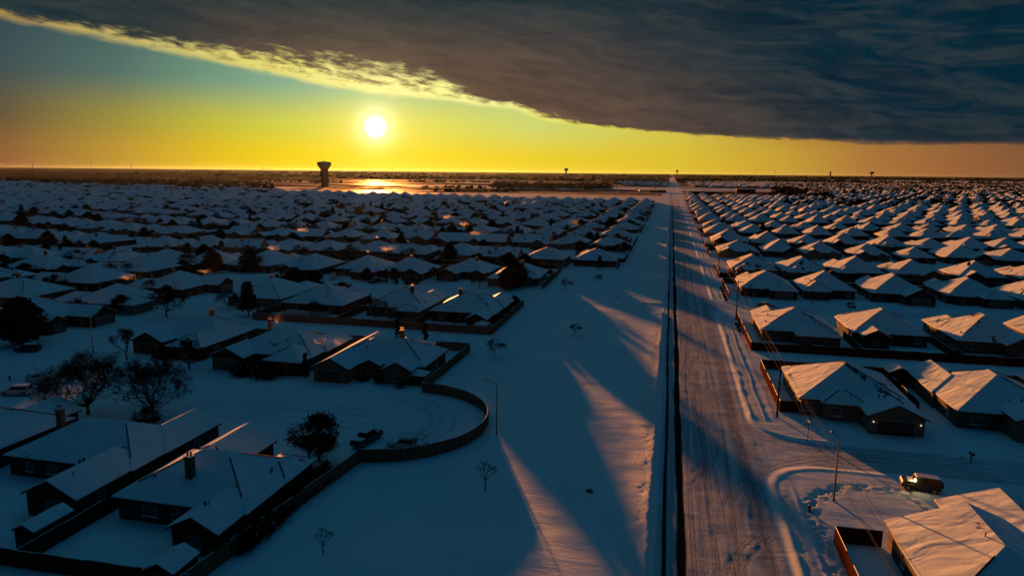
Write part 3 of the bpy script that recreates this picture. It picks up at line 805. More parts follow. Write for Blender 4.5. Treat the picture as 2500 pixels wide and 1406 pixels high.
# ---- heroes: world coordinates read off the photograph's ground plan
P5 = 0.5
def W_(b, side, u, w=1.2, z0=0.75, z1=2.05): return (b, side, u, w, z0, z1)
heroes = []
def hero(label, spec): heroes.append((label, spec))
zL = 2.75
hero('nearest left house with L-shaped snowy roof beside the straight wooden fence',
     dict(blocks=[(-58, 58.5, -41.3, 72, '', P5, zL), (-47.6, 54.2, -41.6, 64, 'S', P5, zL), (-57.4, 66, -49.3, 77.2, 'N', P5, zL), (-46.4, 66, -41.2, 73, '', P5, zL)],
          wall='brown_brick', garage=[(2, 'N', -53.3, 4.8, 'garage_pale')], chimney=(-50.4, 61.8, 6.6, 'tan_brick'), hipp=0.8,
          windows=[W_(1, 'S', -44.6, 1.4), W_(0, 'S', -53.5, 1.8), W_(0, 'S', -50.2, 1.1), W_(1, 'E', 58), W_(0, 'E', 64), W_(1, 'W', 56.4, .9)]))
hero('second near left house, long snowy roof with gable toward camera and pale chimney',
     dict(blocks=[(-79.5, 64.5, -60.5, 77.5, '', P5, zL), (-68.2, 56.8, -60.8, 70, 'S', P5, zL), (-67.8, 70, -60.3, 81, 'N', P5, zL)],
          wall='red_brick', garage=[(2, 'N', -64, 4.8, 'garage_pale')], chimney=(-76.6, 70.5, 6.7, 'tan_brick'), hipp=0.8,
          windows=[W_(1, 'S', -64.5, 1.4), W_(0, 'S', -72.5, 1.8), W_(0, 'S', -76, 1.1), W_(1, 'E', 60.5), W_(1, 'E', 67.5, .9), W_(2, 'E', 76)]))
hero('third near left house at the left edge with sunlit roof ridge',
     dict(blocks=[(-99.5, 64, -81.5, 77.5, '', P5, zL), (-89.5, 56, -82, 68, 'S', P5, zL), (-91, 70, -83.5, 80.5, 'N', P5, zL)], wall='brown_brick', hipp=0.6,
          garage=[(2, 'N', -87.2, 4.8, 'garage_pale')], chimney=(-95, 70, 6.8, 'brown_brick'), windows=[W_(1, 'E', 60), W_(1, 'E', 66)]))
hero('tan brick house beside the curved fence with wide dark garage door',
     dict(blocks=[(-61.5, 114.5, -42.2, 128, '', P5, zL), (-62.4, 109.4, -54.8, 131.5, 'SN', P5, zL), (-49.6, 111.2, -43.6, 120, 'S', P5, zL), (-55, 113.6, -50.6, 120, 'S', P5, zL - 0.2)],
          wall='tan_brick', garage=[(1, 'S', -58.9, 4.9, 'garage_dark')], chimney=(-50.2, 123.4, 7.0, 'brown_brick'), hipp=0.8,
          windows=[W_(2, 'S', -46.6, 1.5, .6, 2.1), W_(3, 'S', -54, 1.3), W_(0, 'E', 122), W_(1, 'W', 118)], doors=[(3, 'S', -51.8)]))
hero('brown brick house with dark shrubs in front, second from the curved fence',
     dict(blocks=[(-84.2, 115, -65.2, 129, '', P5, zL), (-84.8, 111.3, -77.4, 122, 'S', P5, zL), (-73.5, 111, -65.4, 121, '', P5, zL), (-72, 120, -64.6, 131.5, 'N', P5, zL)],
          wall='brown_brick', garage=[(1, 'S', -81.2, 4.9, 'garage_pale')], chimney=(-81, 126.4, 6.8, 'tan_brick'), hipp=0.8,
          windows=[W_(2, 'S', -69.4, 1.6), W_(0, 'S', -75.5, 1.2), W_(2, 'E', 116), W_(0, 'W', 122)], doors=[(0, 'S', -74.4)]))
hero('low dark house behind the round bare tree, third from the curved fence',
     dict(blocks=[(-108, 121.5, -89.6, 135.5, '', P5, zL), (-108.2, 117.6, -100.4, 130, 'S', P5, zL), (-98.2, 115.4, -89.8, 126, '', P5, zL)],
          wall='brown_brick', garage=[(1, 'S', -104.3, 4.9, 'garage_dark')], chimney=(-98.4, 131, 7.0, 'red_brick'), hipp=0.8,
          windows=[W_(2, 'S', -94, 1.5), W_(2, 'E', 121), W_(0, 'E', 131)], doors=[(0, 'S', -99.2)]))
hero('house with gable wing toward the alley at the fenced end of its row',
     dict(blocks=[(-59.2, 163.6, -41.4, 180.6, '', P5, zL), (-47.4, 156.6, -41.8, 170, 'S', P5, zL), (-49, 172, -41.2, 184, 'N', P5, zL)], wall='brown_brick', hipp=0.8,
          garage=[(2, 'N', -45, 4.9, 'garage_pale')], chimney=(-53.6, 173.4, 6.8, 'brown_brick'), windows=[W_(1, 'S', -44.6, 1.2), W_(0, 'S', -56, 1.4), W_(0, 'S', -51.5, 1.4)]))
hero('house with tall lit-capped chimney and hipped bay facing the alley',
     dict(blocks=[(-77.6, 164.8, -60.6, 181.5, '', P5, zL), (-67.8, 161, -60.8, 172, '', P5, zL), (-68.5, 172, -61, 184.4, 'N', P5, zL)], wall='tan_brick', hipp=0.8,
          garage=[(2, 'N', -64.7, 4.9, 'garage_pale')], chimney=(-66.6, 171.5, 7.4, 'tan_brick'), windows=[W_(1, 'S', -64.2, 1.8), W_(0, 'S', -74.6, 1.8), W_(0, 'S', -70.5, 1.4)]))
hero('broad hipped house behind a dome greenhouse and bare tree',
     dict(blocks=[(-101.2, 163.4, -83.2, 181, '', P5 * 0.95, zL), (-92, 172, -84, 184.6, 'N', P5, zL)], wall='brown_brick', hipp=0.9,
          garage=[(1, 'N', -88, 4.9, 'garage_pale')], chimney=None, windows=[W_(0, 'S', -97.6, 1.8), W_(0, 'S', -92, 1.8), W_(0, 'S', -86.8, 1.1)]))
PR = 0.47
hero('sunlit stone house at the street corner with two porch lanterns beside its garage',
     dict(blocks=[(21.5, 113.0, 38.6, 131.6, '', PR, 2.85), (30.0, 106.8, 38.4, 118, 'S', PR, 2.85), (24.6, 111.2, 31.6, 121, '', PR, 2.85)], wall='pale_stone',
          garage=[(1, 'S', 34.1, 5.0, 'garage_dark')], chimney=None, hipp=0.5, windows=[W_(0, 'S', 23.3, 0.9, .8, 1.9), W_(2, 'S', 26.8, 1.5, .8, 2.1), W_(0, 'W', 119), W_(0, 'W', 126)], doors=[(0, 'S', 29.9)], lamps=True, rmat='melted_roof_snow'))
hero('sunlit brick house with tall arched front window beside the corner stone house',
     dict(blocks=[(44.0, 112.6, 60.6, 132.4, '', PR, 2.85), (50.2, 108.4, 57.6, 118, 'S', PR, 3.3), (43.6, 122, 52, 136, 'N', PR, 2.85)], wall='tan_brick', wall2=[1], wall2m='pale_stone',
          garage=[(0, 'S', 59, 2.2, 'garage_dark')], chimney=None, hipp=0.5, windows=[W_(1, 'S', 53.9, 2.2, .5, 3.0), W_(0, 'S', 47, 1.5), W_(0, 'W', 117), W_(0, 'W', 125)], doors=[(0, 'S', 48.9)]))
hero('nearest right house at the bottom corner with drifted orange-lit roof and fenced yard',
     dict(blocks=[(23.1, 57.5, 38, 73.2, 'N', PR * .8, 2.85), (29.8, 60, 42.0, 79.2, 'N', PR * .72, 3.0)], wall='tan_brick',
          garage=[(1, 'N', 36.3, 4.9, 'garage_dark')], chimney=None, hipp=0.6, windows=[W_(0, 'W', 62), W_(0, 'W', 68, .9)]))
hero('corner house behind the wood fence with triangular sunlit roof, by the alley',
     dict(blocks=[(21.6, 163.5, 38.6, 181.5, '', PR, zL), (28.8, 159.2, 38.4, 170, '', PR, zL), (21.8, 172, 29.4, 186, 'N', PR, zL)], wall='tan_brick',
          garage=[(2, 'N', 25.6, 4.9, 'garage_dark')], chimney=None, hipp=0.5, windows=[W_(1, 'S', 33.6, 2.2), W_(0, 'S', 25.2, 1.5)]))
def finish_hero(root, spec):
    if spec.get('lamps'):
        for x in (30.8, 37.6):
            l = MB(); l.box(x - 0.08, 106.9, 1.75, x + 0.08, 107.06, 2.05, 'porch_lit'); l.build('porch_lantern', root)
hero_foot = []
for label, spec in heroes:
    rng = random.Random(len(label))
    xs_ = [b[0] for b in spec['blocks']] + [b[2] for b in spec['blocks']]; ys_ = [b[1] for b in spec['blocks']] + [b[3] for b in spec['blocks']]
    cx, cy = (min(xs_) + max(xs_)) / 2, (min(ys_) + max(ys_)) / 2
    sp = dict(spec)
    sh = lambda side, u: u - cx if side in 'SN' else u - cy
    sp['blocks'] = [(b[0] - cx, b[1] - cy, b[2] - cx, b[3] - cy, b[4], b[5], b[6]) for b in spec['blocks']]
    sp['garage'] = [(a, s, sh(s, u), wd, m_) for a, s, u, wd, m_ in spec.get('garage', [])]
    sp['windows'] = [(a, s, sh(s, u), wd, z0, z1) for a, s, u, wd, z0, z1 in spec['windows']]
    sp['doors'] = [(a, s, sh(s, u)) for a, s, u in spec.get('doors', [])]
    if spec.get('chimney'): sp['chimney'] = (spec['chimney'][0] - cx, spec['chimney'][1] - cy, *spec['chimney'][2:])
    root = make_house('house', sp, 0, rng)
    if spec.get('lamps'):
        for x in (31.0, 37.4):
            l = MB(); l.box(x - 0.06 - cx, 106.95 - cy, 1.8, x + 0.06 - cx, 107.07 - cy, 2.0, 'porch_lit'); l.build('porch_lantern', root)
    root.location = (cx, cy, 0)
    tag(root, label, 'house', 'single storey houses under snow')
    hero_foot.append((cx, cy))

# ---- lots
SX = math.sin(YAW); CY_ = math.cos(YAW)
def view_px(x, y, z=3.0):
    f = x * -SX + y * CY_; r = x * CY_ + y * SX
    dz = z - CAM_H
    fz = f * math.cos(PITCH) - dz * math.sin(PITCH)
    return r, f, (r / f if f > 1 else 99)
def visible(x, y, margin=14.0):
    r, f, t = view_px(x, y)
    return f > 40 and abs(r) < 0.765 * f + margin and f > 46
lots = []   # (x, y, rot, rowname, index, side)
def too_close(x, y): return any(abs(x - a) < 13 and abs(y - b) < 17 for a, b in hero_foot)
rowno = 0
rrng = random.Random(5)
for k, sy in enumerate(RSTREETS + [97 + 108 * k for k in range(11, 14)]):
    for nside in ((1,) if k == 0 else (-1, 1)):
        y = sy + nside * 29.5; 
        if y < 100 or y > 1440: continue
        rowno += 1
        n = int((900 if y < 1200 else 1800) / 19.6) + 60
        for i in range(n):
            x = 31 + 19.6 * i + rrng.uniform(-1.2, 1.2)
            if x > y * 0.46 + 60: break
            if y > 1180 and x < 250: continue
            yy = y + rrng.uniform(-1.6, 1.6) + (8 * math.sin(x / 160.0) if x > 150 else 0)
            if x > 200 and int(x / 19.6 + k * 5) % 17 == 0: continue
            lots.append((x, yy, 0 if nside > 0 else math.pi, rowno, i + 1, 'right'))
rowno = 0
for k, sy in enumerate(LSTREETS + [1095 + 111 * j for j in range(0, 5)]):
    for nside in (-1, 1):
        y = sy + nside * 28.5
        rowno += 1
        x0 = -50 if y < 270 else (-29 if y < 960 else -400)
        if y > 700: x0 = -29
        if y > 905: x0 = -29 - (y - 905) * 4.2
        for i in range(180):
            x = x0 - 20.2 * i + rrng.uniform(-1.5, 1.5)
            if x < -1900 or x < -y * 1.25 - 90: break
            if y > 1000 and x > -620 - (y - 1000) * 0.7: continue
            if y < 205 and x < -112: continue
            yy = y + rrng.uniform(-3.2, 3.2)
            if x < -150: yy += 20 * math.sin((x + 150) / 80.0) + 0.10 * (-150 - x) * (1 if y < 500 else 0.5)
            if x < -200 and int(-x / 20.2 + k * 7) % 13 == 0: continue
            lots.append((x, yy, (math.pi if nside < 0 else 0) + (rrng.uniform(-0.25, 0.25) if x < -140 else rrng.uniform(-.04, .04)), rowno, i + 1, 'left'))
for (x, y, r_) in [(-146, 133, R(90)), (-148, 157, R(90)), (-146, 182, R(90)), (-181, 133, R(-90)), (-183, 158, R(-90)), (-184, 184, R(-90)), (-217, 150, R(90)), (-218, 178, R(90)), (-252, 196, R(-90)), (-219, 204, R(90)), (-186, 209, R(-90))]:
    lots.append((x, y, r_, 90, 0, 'west'))
lots = [l for l in lots if visible(l[0], l[1], 22) and not too_close(l[0], l[1])]
lots.sort(key=lambda l: math.hypot(l[0], l[1]))
N_IND = 300 - len(heroes)
templates = {}
WEST_N = [0]
used_houses = []; YARD = {}
for li, (x, y, rot, row, idx, side) in enumerate(lots[:N_IND]):
    ti = pick(side); lod = 0 if li < 70 else 1
    key = (ti, lod)
    if key not in templates:
        r_ = make_house('house', SPECS[ti], lod, random.Random(ti)); templates[key] = r_; o = r_
    else: o = copy_tree(templates[key])
    o.location = (x, y, 0); o.rotation_euler = (0, 0, rot)
    if li > 40: q_ = rrng.uniform(0.88, 1.1); o.scale = (q_, q_ * rrng.uniform(.9, 1.08), rrng.uniform(.92, 1.12))
    bw = WORD[SPECS[ti]['wall']].replace('dark ', '')
    if side == 'west':
        WEST_N[0] += 1
        lab = f"{bw} house beyond the left cross street, {ORD[WEST_N[0]]} nearest of that cluster"
    elif side == 'right':
        lab = f"{bw} house, {ORD[idx]} from the main road in the {ORD[row]} row right of it"
    else:
        lab = f"{bw} house, {ORD[idx]} from the open field in the {ORD[row]} row left of it"
    tag(o, lab, 'house', 'single storey houses under snow')
    used_houses.append((x, y, rot, side, li))
    YARD[li] = (f'{ORD[WEST_N[0]]} in the west cluster' if side == 'west' else f'{ORD[idx]} along, {ORD[row]} row {side}')
# everything further is one mass of roofs
far_mb = MB()
def far_house(x, y, rot, s=1.0):
    ti = pick('right' if x > 0 else 'left'); c, s_ = math.cos(rot), math.sin(rot)
    m = MB()
    bl = SPECS[ti]['blocks']
    if math.hypot(x, y) > 900: bl = bl[:2]
    for i, b in enumerate(bl): roof_block(m, b, i, False, rrng)
    for (x0, y0, x1, y1, kd, pt, z) in bl: m.box(x0 + .4, y0 + .4, -.3, x1 - .4, y1 - .4, z - .15, 'far_wall')
    q_ = rrng.uniform(.8, 1.12); qz = rrng.uniform(.85, 1.15); m.v = [(vx * q_, vy * q_, vz * qz) for vx, vy, vz in m.v]
    far_mb_add(m, x, y, c, s_)
def far_mb_add(m, x, y, c, s_):
    b = len(far_mb.v)
    far_mb.v += [(x + c * vx - s_ * vy, y + s_ * vx + c * vy, vz) for vx, vy, vz in m.v]
    for f, k in zip(m.f, m.m): far_mb.f.append(tuple(b + i for i in f)); far_mb.m.append(far_mb.mi(m.mats[k]))
for l in lots[N_IND:]: far_house(l[0], l[1], l[2])
# remote districts, simple gabled or hipped roofs
for (ya, yb, st, fx) in ((1500, 2000, 56, lambda y: (300, y * 0.47)), (2000, 3400, 62, lambda y: (45, y * 0.47)), (3400, 5200, 90, lambda y: (1000, y * 0.46)), (2050, 2900, 62, lambda y: (-150 - (y - 2050) * .1, -30))):
    y = ya
    while y < yb:
        xa, xb = fx(y); x = xa
        while x < xb:
            x += rrng.uniform(20, 26) * (1 if y < 3400 else 1.8)
            if rrng.random() < 0.15: continue
            m = MB(); w_ = rrng.uniform(13, 17) / 2; l_ = rrng.uniform(13, 19) / 2
            roof_block(m, (-w_, -l_, w_, l_, rrng.choice(['', '', 'S', 'N']), 0.6, 2.7), 0, False, rrng)
            m.box(-w_ + .4, -l_ + .4, -.3, w_ - .4, l_ - .4, 2.5, 'far_wall')
            far_mb_add(m, x, y + rrng.uniform(-4, 4), 1, 0)
        y += st / 2
fo = far_mb.build('distant_houses'); fo['kind'] = 'stuff'
tag(fo, 'mass of small snow-covered roofs reaching toward the horizon', 'distant houses'); 

# ------------------------------------------------------------------ fences
def fence(pts, label, mat='cedar', h=1.83, snow=True, group='wooden privacy fences', step=2.4, rails=True):
    o0 = pts[0]; root = empty('wooden_fence', (o0[0], o0[1], 0))
    P = [Vector((p[0] - o0[0], p[1] - o0[1], 0)) for p in pts]
    mb = MB(); sn = MB(); posts = []; ral = MB()
    for a, b in zip(P[:-1], P[1:]):
        L = (b - a).length; n = max(1, int(round(L / step))); d = (b - a) / L; nrm = Vector((-d.y, d.x, 0))
        for k in range(n):
            p = a + (b - a) * (k / n); q = a + (b - a) * ((k + 1) / n)
            dz = 0.035 * math.sin(k * 2.7 + a.x); lean = nrm * (0.02 * math.sin(k * 1.9))
            q2 = q - d * 0.02
            t = nrm * 0.025
            mb.add([p - t + Vector((0, 0, -.3)), q2 - t + Vector((0, 0, -.3)), q2 + t + Vector((0, 0, -.3)), p + t + Vector((0, 0, -.3)),
                    p - t + lean + Vector((0, 0, h + dz)), q2 - t + lean + Vector((0, 0, h + dz)), q2 + t + lean + Vector((0, 0, h + dz)), p + t + lean + Vector((0, 0, h + dz))],
                   [(0, 3, 2, 1), (4, 5, 6, 7), (0, 1, 5, 4), (1, 2, 6, 5), (2, 3, 7, 6), (3, 0, 4, 7)], mat)
            if rails:
                for zz in (0.35, 0.95, 1.55):
                    s_ = nrm * 0.08
                    ral.tube(p - s_ + Vector((0, 0, zz)), q - s_ + Vector((0, 0, zz)), 0.04, 0.04, mat, 4)
            if snow and (k * 7) % 10 < 8:
                t2 = nrm * 0.04
                sn.add([p - t2 + lean + Vector((0, 0, h + dz + .004)), q2 - t2 + lean + Vector((0, 0, h + dz + .004)), q2 + t2 + lean + Vector((0, 0, h + dz + .004)), p + t2 + lean + Vector((0, 0, h + dz + .004)),
                        p + lean + Vector((0, 0, h + dz + .05)), q2 + lean + Vector((0, 0, h + dz + .05))],
                       [(0, 1, 5, 4), (2, 3, 4, 5), (0, 4, 3), (1, 2, 5)], 'soft_snow')
            posts.append(p - nrm * 0.1)
    mb.build('panel', root)
    if rails:
        ral.build('rail', root)
        p0 = None
        for p in posts[:100]:
            if p0 is None:
                pm_ = MB(); pm_.tube((0, 0, -.3), (0, 0, h - .1), 0.05, 0.05, mat, 4); p0 = pm_.build('post', root); po = p0
            else:
                po = p0.copy(); col.objects.link(po); po.parent = root
            po.location = p
    if snow: sn.build('snow_cap', root)
    tag(root, label, 'fence', group)
    return root
arc_pts = [(-40.2 + 14.9 * math.cos(R(a)), 93.6 + 14.7 * math.sin(R(a))) for a in range(-82, 88, 7)]
fence([(-42.0, 44), (-40.9, 55), (-39.6, 67), (-38.3, 78.9)], 'straight wooden fence from the bottom edge up to the curved fence')
fence([(-38.3, 78.9)] + arc_pts[1:] + [(-40.6, 108.4)], 'curved wooden fence sweeping round the end of the cul-de-sac')
fence([(-40.6, 108.4), (-40.3, 137)], 'wooden fence running back from the curved fence beside the field', snow=True)
fence([(-40.3, 137), (-64, 137.2), (-88, 137.4), (-111, 138)], 'dark alley fence behind the first row of houses')
fence([(-39.8, 153), (-39.8, 190)], 'wooden fence between the field and the row with lit chimneys')
fence([(-39.8, 153), (-61, 153.4), (-80, 153.4), (-103, 153)], 'long dark fence on the far side of the alley')
fence([(-60, 153.4), (-60, 172)], 'side fence between the two houses with lit chimneys', 'old_cedar')
fence([(-80, 153.4), (-80.4, 176)], 'side fence left of the house with the hipped bay', 'old_cedar')
fence([(-103, 153), (-103, 166)], 'short fence end beside the dark conifer', 'old_cedar')
fence([(-64, 137), (-64, 129)], 'short side fence behind the house with the dark garage door', 'old_cedar')
fence([(-59.6, 48.5), (-59.5, 61.5)], 'side fence between the two nearest left backyards', 'old_cedar')
fence([(-59.6, 48.5), (-49, 48.8), (-40.8, 49)], 'back fence across the nearest left yard with snowy rails', 'old_cedar')
fence([(-80, 49), (-59.6, 48.5)], 'back fence of the second left yard at the bottom edge', 'old_cedar')
fence([(-39.8, 218), (-39.8, 250), (-42, 288)], 'wooden fence beside the field beyond the lane')
fence([(-42, 288), (-34, 293), (-18, 296)], 'low angled fence stepping out toward the road behind bare trees', 'old_cedar')
fence([(-18, 296), (-18, 322)], 'short dark fence at the corner of the stepped-out row', 'old_cedar')
for a, b, nm in ((330, 410, 'second'), (440, 520, 'third'), (550, 640, 'fourth'), (660, 740, 'fifth'), (770, 860, 'sixth')):
    fence([(-17.8, a), (-17.8, b)], f'dark fence beside the field, {nm} stretch beyond the angled fence', 'old_cedar', step=6, rails=False)
SF = None
for (x, y, rot, side, li) in used_houses:
    if side == 'west': continue
    back = 1 if abs(rot) < 1 else -1
    if SF is None:
        mm = MB(); mm.box(-.03, 0, -.3, .03, 17, 1.83, 'old_cedar'); mm.box(-.05, 0, 1.834, .05, 17, 1.87, 'soft_snow'); SF = mm.build('wooden_fence'); f_ = SF
    else: f_ = SF.copy(); col.objects.link(f_)
    f_.location = (x + 9.9, y + back * 1.0, 0); f_.rotation_euler = (0, 0, 0 if back > 0 else math.pi)
    tag(f_, f'side yard fence beside the house {YARD[li]}', 'fence', 'side yard fences between houses')
# right-hand side
fence([(18.9, 113.8), (18.9, 139.5)], 'reddish wooden fence between the road verge and the corner stone house', 'red_cedar')
fence([(18.9, 114), (22.6, 114.4)], 'short front fence return beside the corner stone house', 'red_cedar')
fence([(18.9, 139.5), (42, 139.6), (63, 139.6), (90, 139.6)], 'alley fence behind the corner stone house', 'red_cedar')
fence([(18.7, 154), (18.7, 190)], 'long reddish verge fence beside the house with triangular sunlit roof', 'red_cedar')
fence([(18.7, 154), (41, 154.2), (62, 154.4), (92, 154.6)], 'alley fence below the row with triangular sunlit roofs', 'red_cedar')
fence([(41.3, 154.2), (41.3, 172)], 'side fence between first and second houses above the alley', 'old_cedar')
fence([(61, 154.2), (61, 172)], 'side fence between second and third houses above the alley', 'old_cedar')
fence([(41, 139.6), (41, 119)], 'side fence between the corner stone house and its neighbour', 'old_cedar')
fence([(18.4, 55), (18.4, 72.6), (23.0, 72.6)], 'small fenced yard corner beside the nearest right house', 'red_cedar')
for k in range(1, 9):
    s0 = RSTREETS[k]
    fence([(19.0, s0 + 14), (19.0, s0 + 43)], f'verge fence just beyond the {ORD[k]} side street right of the road', 'red_cedar', step=4, rails=k < 3)
    fence([(19.0, s0 + 58), (19.0, s0 + 92)], f'verge fence just before the {ORD[k + 1]} side street right of the road', 'red_cedar', step=4, rails=k < 3)
    if k < 6:
        for dy, nm in ((45, 'near'), (59, 'far')):
            fence([(19.0, s0 + dy), (80, s0 + dy), (150, s0 + dy)], f'long {nm}-side alley fence beyond the {ORD[k]} side street, right', 'old_cedar', step=10, rails=False)
for k in range(1, 8):
    s0 = LSTREETS[k]
    for dy, nm in ((46, 'near'), (61, 'far')):
        fence([(-42 if k < 2 else -20, s0 + dy), (-80, s0 + dy), (-150, s0 + dy)], f'long {nm}-side alley fence beyond the {ORD[k]} left street', 'old_cedar', step=10, rails=False)
# ------------------------------------------------------------------ trees
def branch_tree(seed, h, spread, levels, trunk_r, n_limbs, twig=True, leaf=None, leafn=0, leafs=0.12, trunk_frac=0.28, up=0.35, rmin=0.014):
    rng = random.Random(seed); tr = MB(); cr = MB(); tips = []
    th = h * trunk_frac
    tr.tube((0, 0, -0.3), (0.02 * h * rng.uniform(-1, 1), 0.02 * h * rng.uniform(-1, 1), th), trunk_r * 1.25, trunk_r * 0.8, 'bark', 7)
    def grow_(p, d, L, r, lv):
        segs = 2
        for k in range(segs):
            q = p + d * (L / segs)
            cr.tube(p, q, max(r * (1 - 0.25 * k), rmin), max(r * (1 - 0.25 * (k + 1)), rmin), 'twig', 4 if lv < 2 else 3, caps=False)
            p = q; d = (d + Vector((rng.uniform(-.22, .22), rng.uniform(-.22, .22), rng.uniform(-0.02, .2) * up))).normalized()
        if lv >= levels: tips.append(p); return
        n = rng.choice([3, 3, 4]) if lv < levels - 1 else rng.choice([3, 4, 5])
        for k in range(n):
            v = Vector((rng.uniform(-1, 1), rng.uniform(-1, 1), rng.uniform(-0.5, 1.0))).normalized()
            dd = (d * 1.0 + v * 0.75 * spread).normalized()
            grow_(p, dd, L * rng.uniform(0.62, 0.82), r * 0.58, lv + 1)
    L0 = (h - th) * 0.36
    for k in range(n_limbs):
        a = 2 * math.pi * (k + rng.uniform(-.3, .3)) / n_limbs; e = rng.uniform(0.2, 1.35)
        d = Vector((math.cos(a) * math.cos(e) * spread, math.sin(a) * math.cos(e) * spread, math.sin(e))).normalized()
        grow_(Vector((0, 0, th * rng.uniform(0.8, 1.0))), d, L0 * rng.uniform(.85, 1.1), trunk_r * 0.55, 1)
    if leaf:
        for p in tips:
            for k in range(leafn):
                c = p + Vector((rng.gauss(0, .28), rng.gauss(0, .28), rng.gauss(0, .22)))
                a = Vector((rng.uniform(-1, 1), rng.uniform(-1, 1), rng.uniform(-1, 1))).normalized() * leafs * rng.uniform(.6, 1.4)
                b = a.orthogonal() * rng.uniform(0.6, 1.0)
                cr.poly([c - a, c - b, c + a, c + b], leaf)
    return tr, cr
def leafy(seed, h, rad, n, leaf, leafs, trunk_r, trunk_h, shape='round', snowf=0.0):
    rng = random.Random(seed); tr = MB(); cr = MB()
    tr.tube((0, 0, -0.3), (0, 0, h * 0.8), trunk_r, trunk_r * 0.35, 'bark', 6)
    clumps = []
    for k in range(max(8, int(n / 55))):
        t = rng.random()
        if shape == 'cone': z = trunk_h + (h - trunk_h) * t; rr = rad * (1 - t * 0.85) * rng.uniform(.4, 1)
        elif shape == 'column': z = trunk_h + (h - trunk_h) * t; rr = rad * min(1, 4 * t + .4, (1 - t) * 4 + .3) * rng.uniform(.2, .8)
        else:
            z = trunk_h + (h - trunk_h) * t; rr = rad * math.sqrt(max(0.05, 1 - (2 * t - 0.85) ** 2)) * rng.uniform(.35, 1)
        a = rng.uniform(0, 2 * math.pi); clumps.append(Vector((rr * math.cos(a), rr * math.sin(a), z)))
    for c in clumps[::2]: tr.tube((0, 0, max(trunk_h * .7, c.z * .6)), c, trunk_r * .3, 0.02, 'bark', 4, caps=False)
    cs = (0.28 if shape == 'column' else 0.25) * (rad ** 0.55) * 0.8
    for k in range(n):
        c0 = rng.choice(clumps); c = c0 + Vector((rng.gauss(0, cs), rng.gauss(0, cs), rng.gauss(0, cs * .8)))
        if c.z < 0.1: c.z = 0.1 + rng.random() * .3
        a = Vector((rng.uniform(-1, 1), rng.uniform(-1, 1), rng.uniform(-1, 1))).normalized() * leafs * rng.uniform(.6, 1.5)
        b = a.orthogonal() * rng.uniform(0.5, 1.0)
        cr.poly([c - a, c - b, c + a, c + b], 'soft_snow' if rng.random() < snowf else leaf)
    return tr, cr
TREES = {}
def tree_tpl(kind):
    if kind in TREES: return TREES[kind]
    if kind == 'maple': r = branch_tree(1, 8.8, 1.25, 6, 0.22, 12, up=0.3, leaf='leaf_dry', leafn=1, leafs=0.07, trunk_frac=0.16, rmin=0.014)
    elif kind == 'round': r = branch_tree(2, 8.2, 1.15, 6, 0.2, 13, up=0.35, trunk_frac=0.14, rmin=0.016)
    elif kind == 'small': r = branch_tree(3, 5.6, 0.6, 5, 0.11, 8, up=0.8, rmin=0.012)
    elif kind == 'bare': r = branch_tree(4, 7.0, 1.15, 5, 0.18, 9, up=0.35, rmin=0.026, trunk_frac=0.2)
    elif kind == 'sapling': r = branch_tree(5, 4.2, 0.9, 3, 0.07, 7, up=0.5, trunk_frac=0.36, rmin=0.016)
    elif kind == 'young': r = branch_tree(6, 4.8, 0.85, 3, 0.08, 8, up=0.5, leaf='leaf_oak', leafn=5, leafs=0.11, trunk_frac=0.36, rmin=0.016)
    elif kind == 'oak': r = leafy(7, 6.2, 3.5, 6500, 'leaf_oak', 0.12, 0.18, 1.7)
    elif kind == 'bigoak': r = leafy(8, 8.0, 4.0, 9000, 'leaf_oak', 0.17, 0.25, 0.8)
    elif kind == 'pine': r = leafy(9, 8.8, 2.9, 6500, 'leaf_pine', 0.15, 0.2, 1.7, 'cone', 0.01)
    elif kind == 'shrub': r = leafy(10, 1.5, 1.3, 1500, 'leaf_oak', 0.09, 0.05, 0.1, snowf=0.05)
    elif kind == 'cypress': r = leafy(11, 4.6, 0.55, 2200, 'leaf_pine', 0.09, 0.08, 0.1, 'column')
    elif kind == 'hedge': r = leafy(12, 2.0, 2.2, 2600, 'leaf_oak', 0.10, 0.05, 0.1, snowf=0.04)
    t, c = r
    root = empty('tree')
    nm = {'shrub': ('stem', 'foliage'), 'cypress': ('stem', 'foliage'), 'hedge': ('stem', 'foliage')}.get(kind, ('trunk', 'crown'))
    t.build(nm[0], root); c.build(nm[1], root)
    TREES[kind] = [root, False]
    return TREES[kind]
NAMEK = {'maple': 'bare_tree', 'round': 'bare_tree', 'small': 'bare_tree', 'bare': 'bare_tree', 'sapling': 'sapling', 'young': 'sapling', 'oak': 'oak_tree', 'bigoak': 'oak_tree', 'pine': 'pine_tree', 'shrub': 'shrub', 'cypress': 'cypress', 'hedge': 'hedge'}
def plant(kind, x, y, label, s=1.0, sz=None, group=None):
    T = tree_tpl(kind)
    if not T[1]: o = T[0]; T[1] = True
    else: o = copy_tree(T[0])
    o.name = NAMEK[kind]
    o.location = (x, y, -0.05); o.rotation_euler = (0, 0, rrng.uniform(0, 6.28)); o.scale = (s, s, (sz or s))
    tag(o, label, NAMEK[kind].replace('_', ' '), group or ('bushes in the yards' if kind in ('shrub', 'hedge', 'cypress') else 'trees of the neighbourhood'))
    return o
plant('maple', -87.2, 85.2, 'wide bare tree with clinging brown leaves behind the near left roofs', 1.02)
plant('round', -77.6, 87.6, 'round-crowned bare tree right of the wide brown-leaved one', 1.0)
plant('hedge', -76.0, 84.6, 'dark low bush at the foot of the round bare tree', 1.0)
plant('small', -105.0, 113.0, 'slim egg-shaped bare tree alone on the snow in front of the low dark house', 1.12)
plant('bare', -88.6, 110.4, 'bare tree in front of the low dark house, left of the pale garage', 0.9)
plant('bare', -126, 150, 'broad bare tree in front of the houses across the cross street', 1.15)
